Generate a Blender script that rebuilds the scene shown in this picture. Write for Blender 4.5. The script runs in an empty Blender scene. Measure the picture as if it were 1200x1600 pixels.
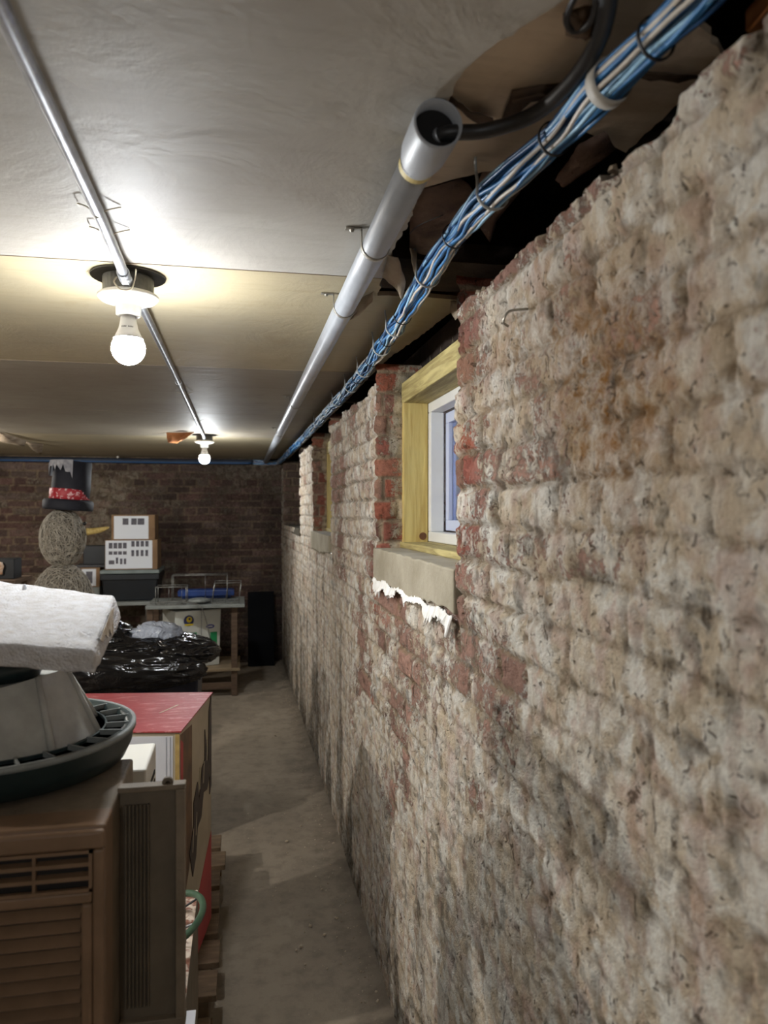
import bpy, math, random
import numpy as np
from mathutils import Vector, Matrix, noise as mn
random.seed(7); np.random.seed(7)
S = bpy.context.scene; COL = S.collection
PI = math.pi
# ------------------------------------------------------------ camera, world, exposure
F = 1155.0; EYE = 1.40; YAW = math.radians(11.02)
CEIL = 1.90
cd = bpy.data.cameras.new('camera'); cam = bpy.data.objects.new('camera', cd); COL.objects.link(cam)
cam.location = (0, 0, EYE); cam.rotation_euler = (PI/2, 0, -YAW)
cd.sensor_fit = 'VERTICAL'; cd.sensor_height = 36.0; cd.lens = 36.0*F/1600; cd.clip_start = 0.02
cd.dof.use_dof = True; cd.dof.focus_distance = 1.85; cd.dof.aperture_fstop = 5.2
S.camera = cam
S.view_settings.view_transform = 'Standard'; S.view_settings.look = 'None'; S.view_settings.gamma = 1
S.view_settings.use_curve_mapping = False; S.view_settings.exposure = 1.2
W = bpy.data.worlds.new('world'); S.world = W; W.use_nodes = True
W.node_tree.nodes['Background'].inputs[0].default_value = (0.62, 0.72, 1.0, 1)
W.node_tree.nodes['Background'].inputs[1].default_value = 5.0
BULB = 205.0      # emission strength of the two near bulbs' globes

def P(px, py, d):
    "world point seen at a pixel, at a camera depth"
    a = (px-600)/F*d; b = (800-py)/F*d
    return Vector((math.sin(YAW)*d + math.cos(YAW)*a, math.cos(YAW)*d - math.sin(YAW)*a, EYE+b))
def PZ(px, py, z): return P(px, py, (z-EYE)*F/(800-py))
def PX(px, py, x):
    q = P(px, py, 1.0); return P(px, py, x/q.x)
def PY(px, py, y):
    q = P(px, py, 1.0); return P(px, py, y/q.y)

# ------------------------------------------------------------ materials
def lin(c): return tuple(((v/255)/12.92 if v/255 <= .04045 else ((v/255+.055)/1.055)**2.4) for v in c) + (1,)
class NT:
    def __init__(s, name):
        m = bpy.data.materials.new(name); m.use_nodes = True; s.m = m; s.t = m.node_tree
        s.b = s.t.nodes['Principled BSDF']; s.out = s.t.nodes['Material Output']
    def n(s, ty, **kw):
        nd = s.t.nodes.new(ty)
        for k, v in kw.items():
            if k.startswith('_'): setattr(nd, k[1:], v)
            else:
                key = int(k[1:]) if (k[0] == 'i' and k[1:].isdigit()) else k.replace('__', ' ')
                if isinstance(v, bpy.types.NodeSocket): s.t.links.new(v, nd.inputs[key])
                else: nd.inputs[key].default_value = v
        return nd
    def l(s, a, b): s.t.links.new(a, b)
    def noise(s, vec, scale, detail=4, rough=.55, dist=0):
        return s.n('ShaderNodeTexNoise', Vector=vec, Scale=scale, Detail=detail, Roughness=rough, Distortion=dist).outputs['Fac']
    def ramp(s, fac, lo, hi, a=0., b=1.):
        return s.n('ShaderNodeMapRange', i0=fac, i1=lo, i2=hi, i3=a, i4=b).outputs[0]
    def mix(s, fac, a, b, mode='MIX'):
        nd = s.t.nodes.new('ShaderNodeMix'); nd.data_type = 'RGBA'; nd.blend_type = mode
        for i, v in ((0, fac), (6, a), (7, b)):
            if isinstance(v, bpy.types.NodeSocket): s.l(v, nd.inputs[i])
            else: nd.inputs[i].default_value = v
        return nd.outputs[2]
    def math(s, op, a, b=0.):
        return s.n('ShaderNodeMath', _operation=op, i0=a, i1=b).outputs[0]
    def bump(s, h, dist, strength=1.):
        nd = s.n('ShaderNodeBump', Height=h, Distance=dist, Strength=strength); s.l(nd.outputs[0], s.b.inputs['Normal'])
    def pos(s, scale=(1, 1, 1)):
        g = s.n('ShaderNodeNewGeometry')
        return s.n('ShaderNodeMapping', Vector=g.outputs['Position'], Scale=scale).outputs[0]
    def obj(s, scale=(1, 1, 1)):
        g = s.n('ShaderNodeTexCoord')
        return s.n('ShaderNodeMapping', Vector=g.outputs['Object'], Scale=scale).outputs[0]
def mat(name, c1, c2=None, scale=12, rough=.6, metal=0., bump=0., bscale=80, stretch=(1, 1, 1), lo=.35, hi=.65, spec=.5, **ex):
    t = NT(name); v = t.obj(stretch)
    a = lin(c1)
    if c2: t.l(t.mix(t.ramp(t.noise(v, scale), lo, hi), a, lin(c2)), t.b.inputs['Base Color'])
    else: t.b.inputs['Base Color'].default_value = a
    t.b.inputs['Roughness'].default_value = rough; t.b.inputs['Metallic'].default_value = metal
    t.b.inputs['Specular IOR Level'].default_value = spec
    if bump: t.bump(t.noise(v, bscale, 6, .65), bump)
    for k, x in ex.items(): t.b.inputs[k.replace('_', ' ')].default_value = x
    return t.m

def masonry_mat(name, white, grime, fine=1.0, tan=(214, 190, 152), streak=(150, 128, 104), dark_tone=(74, 66, 54), tint=.5, mortline=.55):
    t = NT(name); p = t.pos()
    at = lambda n_, k='Fac': t.n('ShaderNodeAttribute', _attribute_name=n_).outputs[k]
    base = at('brickcol', 'Color'); cov = at('cover'); mort = at('mortar'); dirt_and_dark = at('dirt_and_dark'); och = at('ochre')
    n1 = t.noise(p, 9, 4, .6); n2 = t.noise(p, 45, 6, .7, .4); n3 = t.noise(p, 190, 5, .75); n4 = t.noise(p, 420, 3, .7)
    c = t.mix(t.ramp(n2, .3, .7, 0, .55), base, lin((120, 78, 66)), 'MULTIPLY')
    mc = t.mix(t.ramp(n3, .3, .7), lin((150, 126, 100)), lin((196, 178, 152)))
    c = t.mix(t.math('MULTIPLY', mort, .9), c, mc)
    nb = t.noise(p, 17, 5, .65, .5); ns = t.noise(t.pos((3, 7, 1.1)), 6, 5, .65, .4)
    pc = t.mix(t.ramp(nb, .46, .58), lin(white), lin(grime))
    pc = t.mix(t.ramp(n1, .46, .64, 0, .6), pc, lin(tan))
    pc = t.mix(t.ramp(ns, .50, .68, 0, .55), pc, lin(streak))
    pc = t.mix(t.ramp(t.noise(t.pos((1.3, 1.3, 1)), 13, 4, .6, .3), .50, .64, 0, tint), pc, t.mix(.55, base, lin((196, 160, 146))))
    s = t.math('ADD', cov, t.math('MULTIPLY', t.math('SUBTRACT', n2, .5), 1.5))
    s = t.math('ADD', s, t.math('MULTIPLY', t.math('SUBTRACT', n3, .5), .9))
    f = t.ramp(s, .43, .57)
    c = t.mix(f, c, pc)
    c = t.mix(t.math('MULTIPLY', t.math('MULTIPLY', mort, mortline), t.ramp(n2, .35, .6)), c, lin((134, 112, 86)))
    c = t.mix(t.math('MULTIPLY', och, t.ramp(n2, .3, .65)), c, lin((150, 104, 48)), 'MIX')
    c = t.mix(t.ramp(n3, .52, .68, 0, .35), c, lin(grime), 'MULTIPLY')
    pit = t.ramp(t.noise(p, 75, 4, .6, 1.0), .61, .69); pit2 = t.ramp(t.noise(t.pos((1, 1, .55)), 34, 5, .65, 1.2), .635, .68)
    pit = t.math('MAXIMUM', pit, pit2)
    c = t.mix(t.math('MULTIPLY', pit, .75), c, lin((92, 72, 54)))
    c = t.mix(t.math('MULTIPLY', dirt_and_dark, t.ramp(n2, .25, .6, .5, 1)), c, lin(dark_tone))
    t.l(c, t.b.inputs['Base Color']); t.b.inputs['Roughness'].default_value = .92
    t.b.inputs['Specular IOR Level'].default_value = .2
    h = t.math('ADD', t.math('MULTIPLY', n3, 1.2), t.math('MULTIPLY', n4, .5))
    h = t.math('ADD', h, t.math('MULTIPLY', f, .4)); h = t.math('SUBTRACT', h, t.math('MULTIPLY', pit, 1.1))
    h = t.math('ADD', h, t.math('MULTIPLY', n2, 2.2))
    t.bump(h, .0050*fine)
    return t.m

# ------------------------------------------------------------ mesh helpers
ORG = {}
def tag(o, label=None, cat=None, group=None, kind=None):
    if label: o['label'] = label
    if cat: o['category'] = cat
    if group: o['group'] = group
    if kind: o['kind'] = kind
    return o
def empty(name, loc, label, cat, group=None):
    o = bpy.data.objects.new(name, None); COL.objects.link(o); o.empty_display_size = .05
    o.location = loc; ORG[o] = Vector(loc); return tag(o, label, cat, group)
class MB:
    def __init__(s): s.v = []; s.f = []; s.mi = []; s.cur = 0
    def add(s, vs, fs, mi=None):
        o = len(s.v); s.v += [tuple(x) for x in vs]
        for f in fs: s.f.append(tuple(i+o for i in f)); s.mi.append(s.cur if mi is None else mi)
        return s
    def hexa(s, b, t, mi=None):   # four bottom corners (counter-clockwise from above), four top
        return s.add(list(b)+list(t), [(3, 2, 1, 0), (4, 5, 6, 7), (0, 1, 5, 4), (1, 2, 6, 5), (2, 3, 7, 6), (3, 0, 4, 7)], mi)
    def box(s, x0, x1, y0, y1, z0, z1, mi=None, rz=0, piv=None):
        q = [(x0, y0), (x1, y0), (x1, y1), (x0, y1)]
        if rz:
            cx, cy = piv or ((x0+x1)/2, (y0+y1)/2); c, n = math.cos(rz), math.sin(rz)
            q = [(cx+(x-cx)*c-(y-cy)*n, cy+(x-cx)*n+(y-cy)*c) for x, y in q]
        return s.hexa([(x, y, z0) for x, y in q], [(x, y, z1) for x, y in q], mi)
    def tube(s, pts, r, n=10, cap=True, mi=None, closed=False):
        pts = [Vector(p) for p in pts]; m = len(pts); rr = r if hasattr(r, '__len__') else [r]*m
        ring = []; up = Vector((0, 0, 1)); u = None
        for i in range(m):
            a = pts[i-1] if (i or closed) else pts[i]; b = pts[(i+1) % m] if (i < m-1 or closed) else pts[i]
            d = (b-a)
            d = d.normalized() if d.length > 1e-9 else Vector((0, 1, 0))
            if u is None:
                u = d.cross(up)
                if u.length < .1: u = d.cross(Vector((1, 0, 0)))
            u = (u - d*u.dot(d)).normalized(); w = d.cross(u)
            ring.append([pts[i] + (u*math.cos(2*PI*k/n)+w*math.sin(2*PI*k/n))*rr[i] for k in range(n)])
        fs = []
        for i in range(m if closed else m-1):
            j = (i+1) % m
            for k in range(n): fs.append((i*n+k, i*n+(k+1) % n, j*n+(k+1) % n, j*n+k))
        if cap and not closed: fs.append(tuple(range(n))[::-1]); fs.append(tuple((m-1)*n+k for k in range(n)))
        return s.add([p for R in ring for p in R], fs, mi)
    def lathe(s, prof, c, n=32, mi=None, ax=None):   # prof: (r, h) list about point c along z (or matrix)
        c = Vector(c); vs = []; fs = []; m = len(prof)
        for r, h in prof:
            for k in range(n):
                p = Vector((r*math.cos(2*PI*k/n), r*math.sin(2*PI*k/n), h))
                vs.append(c + (ax @ p if ax else p))
        for i in range(m-1):
            for k in range(n): fs.append((i*n+k, i*n+(k+1) % n, (i+1)*n+(k+1) % n, (i+1)*n+k))
        if prof[0][0] > 1e-6: fs.append(tuple(range(n))[::-1])
        if prof[-1][0] > 1e-6: fs.append(tuple((m-1)*n+k for k in range(n)))
        return s.add(vs, fs, mi)
    def prism(s, poly, off, mi=None):   # 3D polygon extruded by vector
        n = len(poly); off = Vector(off); a = [Vector(p) for p in poly]; b = [p+off for p in a]
        return s.add(a+b, [tuple(range(n))[::-1], tuple(range(n, 2*n))] + [(i, (i+1) % n, n+(i+1) % n, n+i) for i in range(n)], mi)
    def build(s, name, mats, parent=None, smooth=False, bevel=0, seg=2, label=None, cat=None, group=None, kind=None, fixn=True):
        v = np.array(s.v, float); lo = v.min(0); hi = v.max(0)
        org = Vector(((lo[0]+hi[0])/2, (lo[1]+hi[1])/2, lo[2]))
        me = bpy.data.meshes.new(name); me.from_pydata([tuple(x) for x in v-np.array(org)], [], s.f)
        for mm in (mats if isinstance(mats, (list, tuple)) else [mats]): me.materials.append(mm)
        me.polygons.foreach_set('material_index', s.mi)
        if smooth: me.polygons.foreach_set('use_smooth', [True]*len(me.polygons))
        me.validate(); me.update()
        if fixn:
            import bmesh
            b = bmesh.new(); b.from_mesh(me); bmesh.ops.recalc_face_normals(b, faces=b.faces); b.to_mesh(me); b.free()
        o = bpy.data.objects.new(name, me); COL.objects.link(o); ORG[o] = org
        if parent: o.parent = parent; o.location = org - ORG[parent]
        else: o.location = org
        if bevel:
            md = o.modifiers.new('bevel', 'BEVEL'); md.width = bevel; md.segments = seg; md.limit_method = 'ANGLE'; md.angle_limit = .6
        if smooth == 'auto':
            pass
        return tag(o, label, cat, group, kind)
def copy_tree(o, parent=None):
    c = o.copy(); COL.objects.link(c)
    if parent: c.parent = parent; c.matrix_parent_inverse = o.matrix_parent_inverse.copy()
    for ch in list(o.children): copy_tree(ch, c)
    return c
def smooth_path(pts, n=12):
    pts = [Vector(p) for p in pts]; out = []
    for i in range(len(pts)-1):
        p0 = pts[max(i-1, 0)]; p1 = pts[i]; p2 = pts[i+1]; p3 = pts[min(i+2, len(pts)-1)]
        for k in range(n):
            t = k/n
            out.append(.5*((2*p1)+(p2-p0)*t+(2*p0-5*p1+4*p2-p3)*t*t+(3*p1-p0-3*p2+p3)*t**3))
    out.append(pts[-1]); return out

# ------------------------------------------------------------ numpy noise
def h2(ix, iy, seed):
    n = (ix.astype(np.int64)*374761393 + iy.astype(np.int64)*668265263 + seed*974634777) & 0xffffffff
    n = ((n ^ (n >> 13))*1274126177) & 0xffffffff; n = ((n ^ (n >> 15))*2246822519) & 0xffffffff
    return ((n ^ (n >> 16)) & 0xffffff)/float(0xffffff)
def vn(x, y, seed=0):
    ix = np.floor(x); iy = np.floor(y); fx = x-ix; fy = y-iy; fx = fx*fx*(3-2*fx); fy = fy*fy*(3-2*fy)
    a = h2(ix, iy, seed); b = h2(ix+1, iy, seed); c = h2(ix, iy+1, seed); d = h2(ix+1, iy+1, seed)
    return (a*(1-fx)+b*fx)*(1-fy)+(c*(1-fx)+d*fx)*fy
def fbm(x, y, sc, oc=4, seed=0, g=.5):
    r = 0; a = 1; t = 0
    for i in range(oc):
        r = r+a*vn(x*sc*2**i+17*i, y*sc*2**i-9*i, seed+i*31); t += a; a *= g
    return r/t
def sst(x, a, b):
    t = np.clip((x-a)/(b-a), 0, 1); return t*t*(3-2*t)
CH = .0655
def bricks(s, z, seed=0, edge=None):
    "brick field: mortar mask, brick random, signed relief"
    s0 = s + (fbm(s, z, 5, 3, seed+5)-.5)*.014; z0 = z + (fbm(s, z, 4, 3, seed+8)-.5)*.016
    row = np.floor(z0/CH); hdr = (np.mod(row, 4) == 1)
    L = np.where(hdr, .112, .222)
    off = np.where(np.mod(row, 2) == 0, 0, .5*L) + (h2(row, row*0, seed+3)-.5)*.05
    q = (s0+off)/L; col = np.floor(q)
    ds = np.minimum(q-col, 1-(q-col))*L; fz = z0/CH-row; dz = np.minimum(fz, 1-fz)*CH
    d = np.minimum(ds, dz) + (fbm(s, z, 38, 3, seed+11)-.5)*.009
    mort = 1-sst(d, .0035, .0065)
    rid = h2(col, row, seed+1); rid2 = h2(col, row, seed+2); rid3 = h2(col, row, seed+4)
    rel = sst(d, .002, .011)
    return mort, rid, rid2, rid3, rel
def masonry(verts2, mode, seed=0):
    "attributes and relief for (s, z) sample points; s is distance along the wall"
    s, z = verts2
    mort, r1, r2, r3, rel = bricks(s, z, seed)
    reds = np.array([lin(c)[:3] for c in ((188, 102, 80), (170, 98, 84), (200, 128, 104), (156, 108, 96), (180, 138, 118))])
    bc = reds[(r1*4.99).astype(int)]*(.75+.5*r2)[:, None]
    big = fbm(s, z, 1.6, 4, seed+20); med = fbm(s, z, 7, 4, seed+30); sm = fbm(s, z, 28, 4, seed+40)
    if mode == 'right':
        parge = sst(big + (1.05-z)*.60, .42, .74)                      # thick old render lower down
        cov = .70 + (r3-.5)*.42 + (big-.5)*.5 + (med-.5)*.9 + parge*.28
        bare = sst(fbm(s, z, 2.6, 3, seed+60), .60, .72)*(z > .75)     # patches where the wash has gone
        cov = cov - bare*.18
        pale = np.array(lin((196, 158, 142))[:3])*(.8+.4*r2)[:, None]; ke = np.clip(np.exp(-((s-1.36)/.16)**2)*sst(z, 1.2, 1.4)+np.exp(-((s-2.3)/.06)**2)+.25*(r3 > .8), 0, 1)[:, None]
        bc = bc*ke+pale*(1-ke)
        edge1 = np.exp(-((s-1.36)/.10)**2)*sst(z, 1.35, 1.5)
        cov = cov - edge1*.30*(r1 > .35) + (mort*.10)
        dirt_and_dark = sst(1.15-z*.55-.14*np.abs(s-4.6)+(med-.5)*1.1+(fbm(s*4, z*.5, 2.2, 3, seed+9)-.5)*1.5, .62, 1.25)*sst(s, 1.0, 2.4)*.8  # darker low down, past the near stretch of wall
        dirt_and_dark = dirt_and_dark + sst(s, 5.3, 6.4)*.55 + np.exp(-(z/.10)**2)*.35 + .16*mort*sst(z, .9, 1.3)  # also darker towards the far end and along the foot
        dirt_and_dark = dirt_and_dark + sst(.5-sm, .13, .24)*.55
        och = np.exp(-(((s-.78)/.17)**2+((z-1.53)/.13)**2))*1.1 + np.exp(-(((s-1.0)/.2)**2+((z-1.66)/.06)**2))*.35 + .25*sst(fbm(s, z, 3.1, 3, seed+77), .62, .74)
        flush = .55+.55*sst(fbm(s, z, 4.5, 3, seed+71), .42, .62); relief = rel*(1-.85*parge)*.0085*flush + (r2-.5)*.007*(1-.75*parge)*flush + (med-.5)*.005 + (sm-.5)*.0055 + (fbm(s, z, 90, 3, seed+41)-.5)*.006
        relief = relief - sst(fbm(s, z, 40, 3, seed+90), .66, .72)*.005
        rough_hole = np.exp(-(((s-.74)/.16)**2+((z-1.54)/.12)**2)); relief = relief - rough_hole*.012*(sm+.3)
    elif mode == 'jamb':
        bc = bc*.72+np.array(lin((150, 120, 96))[:3])*.22
        cov = .28 + (r3-.5)*.5 + (med-.5)*.8 + sst(s+(big-.5)*.08, .035, .065)*.55
        dirt_and_dark = .30*sst(sm, .4, .65)+.15*mort; och = s*0
        relief = rel*.008+(r2-.5)*.005+(sm-.5)*.008
    else:
        g_ = bc.mean(1, keepdims=True); bc = (bc*.22+g_*np.array([[.76, .64, .57]])*.85)
        cov = .32 + (r3-.5)*.55 + (big-.5)*1.1 + (med-.5)*.6 + sst(-s, .0, 2.0)*.24 + mort*.2
        dirt_and_dark = .36 - .24*sst(-s, .2, 1.6) + (med-.5)*.5 + sst(s, -1.2, .0)*.30 + sst(.9-z, 0, .8)*.25; och = s*0  # darker towards the right corner and the floor
        relief = rel*.010+(r2-.5)*.008+(med-.5)*.012+(sm-.5)*.01
    return bc, np.clip(cov, 0, 1), mort, np.clip(dirt_and_dark, 0, .95), np.clip(och, 0, 1), relief
class SURF:
    "collects displaced masonry sheets into one mesh with attributes"
    def __init__(s): s.V = []; s.Fc = []; s.A = {k: [] for k in ('brickcol', 'cover', 'mortar', 'dirt_and_dark', 'ochre')}; s.n = 0
    def sheet(s, pos, nrm, su, sz, mode, seed=0, keep=None, amp=1., fade=None):
        R, C = su.shape
        bc, cov, mo, di, oc, rel = masonry((su.ravel(), sz.ravel()), mode, seed)
        if fade is not None: rel = rel*fade.ravel()
        v = pos.reshape(-1, 3) + nrm.reshape(-1, 3)*(rel*amp)[:, None]
        idx = np.arange(R*C).reshape(R, C)+s.n
        f = np.stack([idx[:-1, :-1], idx[:-1, 1:], idx[1:, 1:], idx[1:, :-1]], -1)
        if keep is not None: f = f[keep]
        s.Fc.append(f.reshape(-1, 4)); s.V.append(v); s.n += R*C
        for k, a in zip(('brickcol', 'cover', 'mortar', 'dirt_and_dark', 'ochre'), (bc, cov, mo, di, oc)): s.A[k].append(a)
    def build(s, name, mt):
        V = np.concatenate(s.V); Fa = np.concatenate(s.Fc)
        used = np.zeros(len(V), bool); used[Fa.ravel()] = True; rm = np.cumsum(used)-1
        V = V[used]; Fa = rm[Fa]
        me = bpy.data.meshes.new(name); me.vertices.add(len(V)); me.vertices.foreach_set('co', V.ravel())
        me.loops.add(Fa.size); me.loops.foreach_set('vertex_index', Fa.ravel().astype(np.int32))
        me.polygons.add(len(Fa)); me.polygons.foreach_set('loop_start', np.arange(0, Fa.size, 4, dtype=np.int32))
        me.update(calc_edges=True)
        me.polygons.foreach_set('use_smooth', [True]*len(Fa))
        for k, a in s.A.items():
            a = np.concatenate(a)[used]
            if k == 'brickcol':
                at = me.attributes.new(k, 'FLOAT_COLOR', 'POINT'); at.data.foreach_set('color', np.c_[a, np.ones(len(a))].ravel())
            else:
                at = me.attributes.new(k, 'FLOAT', 'POINT'); at.data.foreach_set('value', a)
        me.materials.append(mt); me.validate(); me.update()
        o = bpy.data.objects.new(name, me); COL.objects.link(o); ORG[o] = Vector((0, 0, 0)); return tag(o, kind='structure')

# ------------------------------------------------------------ layout constants
BACK = 7.03; LEFT = -3.6; REAR = -2.4; XB = .72          # XB: outer plane of the window openings
WINS = [(1.382, 2.262), (3.43, 4.30), (5.10, 6.75)]      # openings along Y
SILL = 1.285
def wallx(y): return .42 - .030*sst(np.asarray(y, float), 4.0, 7.0)
def ztop(y):
    y = np.asarray(y, float)
    return 1.797 + (fbm(y, y*0, 9, 3, 3)-.5)*.030 + (h2(np.floor(y/.16), np.zeros_like(y), 5)-.5)*.022 - .012*sst(1.0-y, 0, .5)

# ------------------------------------------------------------ the right wall
m_wall = masonry_mat('whitewashed_brick', (246, 242, 232), (216, 200, 176), tan=(226, 208, 180), streak=(186, 166, 142))
m_jamb = masonry_mat('bare_jamb_brick', (176, 166, 146), (140, 130, 110), .7, tint=.2)
m_back = masonry_mat('dark_brick', (176, 164, 146), (128, 114, 98), 1.4, (150, 134, 110), (96, 82, 70), (52, 44, 40), .4, .5)
def right_wall():
    s = SURF()
    ys = [REAR]
    while ys[-1] < BACK+.02:
        y = ys[-1]
        ys.append(y + (.03 if y < .2 else .0050*max(1., (max(y, .3)/1.3))**1.15))
    ys = np.array(ys)
    for a, b in WINS:                                       # snap columns to the openings
        for e in (a, b): ys[np.argmin(abs(ys-e))] = e
    zs = np.r_[np.linspace(-.01, 1.2, 225), np.linspace(1.205, 1.0*1.797, 118)]
    zs[np.argmin(abs(zs-SILL))] = SILL
    Yg, Zg = np.meshgrid(ys, zs)
    zt = ztop(Yg); Zp = np.where(Zg > 1.5, 1.5+(Zg-1.5)*(zt-1.5)/(1.797-1.5), Zg)
    X = wallx(Yg)
    pos = np.stack([X, Yg, Zp], -1); nrm = np.zeros_like(pos); nrm[..., 0] = -1
    yc = (Yg[:-1, :-1]+Yg[1:, 1:])/2; zc = (Zg[:-1, :-1]+Zg[1:, 1:])/2
    keep = np.ones(yc.shape, bool)
    for a, b in WINS: keep &= ~((yc > a) & (yc < b) & (zc > SILL-(.082 if a < 5 else 0)))
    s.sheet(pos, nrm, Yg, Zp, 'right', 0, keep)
    # ragged top of the wall running back into the void
    xs = np.linspace(0, .42, 34); Yt, Xt = np.meshgrid(ys, xs)
    zt = ztop(Yt) + (fbm(Yt*1., Xt, 22, 4, 51)-.5)*.03*sst(Xt, 0, .03) + .012*sst(fbm(Yt, Xt, 9, 2, 66), .5, .6)*sst(Xt, 0.005, .02)
    bc, cov, mo, di, oc, rel = masonry((ys, ztop(ys)), 'right', 0)
    pos = np.stack([wallx(Yt)+Xt-rel[None, :]*(1-sst(Xt, 0, .02)), Yt, zt], -1); n2 = np.zeros_like(pos); n2[..., 2] = 1
    keep = np.ones((len(xs)-1, len(ys)-1), bool); yc = (ys[:-1]+ys[1:])/2
    for a, b in WINS: keep[:, (yc > a) & (yc < b)] = False
    s.sheet(pos, n2, Yt, Xt*3+4, 'right', 4, keep, fade=np.zeros_like(Yt))
    # reveals: both jambs of each opening
    for wi, (a, b) in enumerate(WINS):
        for ye, sg in ((b, -1), (a, 1)):
            d = XB - .42 if wi < 2 else .26
            xx = np.linspace(0, d, 60); zz = np.linspace(SILL-.02, 1.86, 118)
            Xj, Zj = np.meshgrid(xx, zz)
            relf = masonry((np.full(len(zz), ye), zz), 'right', 0)[5]
            Xw = wallx(ye)+Xj - relf[:, None]*(1-sst(Xj, 0, .015))
            zcap = np.minimum(Zj, ztop(ye)+ (0 if True else 0)) if False else Zj
            pos = np.stack([Xw, np.full_like(Xj, ye), zcap], -1); n3 = np.zeros_like(pos); n3[..., 1] = sg
            s2.sheet(pos, n3, Xj+ye*0, Zj, 'jamb' if wi < 2 else 'back', 100+wi*7, fade=sst(Xj, 0, .012))
    return s.build('wall_right', m_wall)
s2 = SURF(); wr = right_wall(); s2.build('trim_1', m_jamb)

def back_wall():
    s = SURF(); xs = np.arange(LEFT, .90, .014); zs = np.arange(-.01, 2.18, .012)
    X, Z = np.meshgrid(xs, zs); pos = np.stack([X, np.full_like(X, BACK), Z], -1); n = np.zeros_like(pos); n[..., 1] = -1
    s.sheet(pos, n, X, Z, 'back', 40); return s.build('wall_back', m_back)
back_wall()
m_plain = mat('dim_plaster', (150, 138, 120), (120, 108, 94), 5, .9, bump=.004, bscale=20)
MB().box(LEFT-.05, LEFT, REAR, BACK+.05, -.06, 2.2).build('wall_left', m_plain, kind='structure')
MB().box(LEFT-.05, 1.0, REAR-.05, REAR, -.06, 2.2).build('wall_front', m_plain, kind='structure')

# ------------------------------------------------------------ floor
def floor_mat():
    t = NT('worn_concrete'); p = t.pos()
    n1 = t.noise(p, 1.6, 5, .6); n2 = t.noise(p, 14, 5, .65); n3 = t.noise(p, 120, 4, .7); n0 = t.noise(t.pos((1, .45, 1)), 5, 4, .6, .6)
    c = t.mix(t.ramp(n1, .35, .65), lin((130, 119, 104)), lin((152, 140, 123)))
    c = t.mix(t.ramp(n2, .45, .75, 0, .6), c, lin((96, 86, 74)))
    c = t.mix(t.ramp(n0, .60, .72, 0, .5), c, lin((170, 160, 142)))
    c = t.mix(t.ramp(n3, .66, .74, 0, .5), c, lin((190, 178, 158)))
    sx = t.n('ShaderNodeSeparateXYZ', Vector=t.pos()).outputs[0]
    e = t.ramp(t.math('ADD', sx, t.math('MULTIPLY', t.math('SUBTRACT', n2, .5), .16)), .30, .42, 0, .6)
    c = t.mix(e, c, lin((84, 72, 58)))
    c = t.mix(t.ramp(t.noise(t.pos((1, .6, 1)), 2.3, 3, .5), .60, .68, 0, .35), c, lin((70, 62, 52)))
    t.l(c, t.b.inputs['Base Color']); t.b.inputs['Roughness'].default_value = .85
    t.bump(t.math('ADD', n2, t.math('MULTIPLY', n3, .4)), .004); return t.m
def floor():
    xs = np.linspace(LEFT, .5, 90); ys = np.linspace(REAR, BACK+.05, 190); X, Y = np.meshgrid(xs, ys)
    Z = (fbm(X, Y, 3, 3, 9)-.5)*.006 + np.exp(-((.43-X)/.05)**2)*(.004+.012*fbm(X, Y, 12, 3, 4)); R, C = X.shape
    m = MB(); i = np.arange(R*C).reshape(R, C)
    m.add(np.stack([X, Y, Z-.003], -1).reshape(-1, 3).tolist(), np.stack([i[:-1, :-1], i[:-1, 1:], i[1:, 1:], i[1:, :-1]], -1).reshape(-1, 4).tolist())
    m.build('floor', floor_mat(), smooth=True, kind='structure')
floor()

# ------------------------------------------------------------ ceiling sheets and the void above the wall
def ceil_mat(name, a, b, stain):
    t = NT(name); p = t.pos()
    n1 = t.noise(p, 2.2, 5, .6); n2 = t.noise(t.pos((.5, 3, 1)), 12, 5, .65); n3 = t.noise(p, 90, 4, .7); n4 = t.noise(p, 6, 5, .6, .8)
    c = t.mix(t.ramp(n1, .35, .65), lin(a), lin(b))
    c = t.mix(t.ramp(n2, .5, .75, 0, .35), c, lin(stain))
    c = t.mix(t.ramp(n4, .60, .74, 0, .4), c, lin(stain))
    c = t.mix(t.ramp(n3, .68, .76, 0, .25), c, lin((120, 110, 96)))
    t.l(c, t.b.inputs['Base Color']); t.b.inputs['Roughness'].default_value = .62; t.b.inputs['Specular IOR Level'].default_value = .3
    t.bump(t.math('ADD', n4, t.math('MULTIPLY', n3, .15)), .004); return t.m
mc1 = ceil_mat('ceiling_near', (168, 162, 152), (182, 178, 169), (150, 142, 128))
mc2 = ceil_mat('ceiling_cream', (180, 167, 136), (166, 155, 130), (150, 132, 98))
mc3 = ceil_mat('ceiling_far', (160, 152, 136), (146, 136, 120), (124, 112, 94))
m_core = mat('torn_board', (176, 158, 136), (150, 130, 108), 9, .9, bump=.003)
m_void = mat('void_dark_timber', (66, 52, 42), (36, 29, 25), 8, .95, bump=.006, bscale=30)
def zc(px, py, z=CEIL):
    q = PZ(px, py, z); return (q.x, q.y)
def jag(poly, amp, step, seed, flags=None):
    out = []; rnd = random.Random(seed)
    for i in range(len(poly)-1):
        a = Vector(poly[i]); b = Vector(poly[i+1]); n = max(1, int((b-a).length/step))
        for k in range(n):
            p = a.lerp(b, k/n); 
            if k: p += Vector((rnd.uniform(-amp, amp), rnd.uniform(-amp, amp)))
            out.append((p.x, p.y))
    out.append(tuple(poly[-1])); return out
import bmesh
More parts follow.
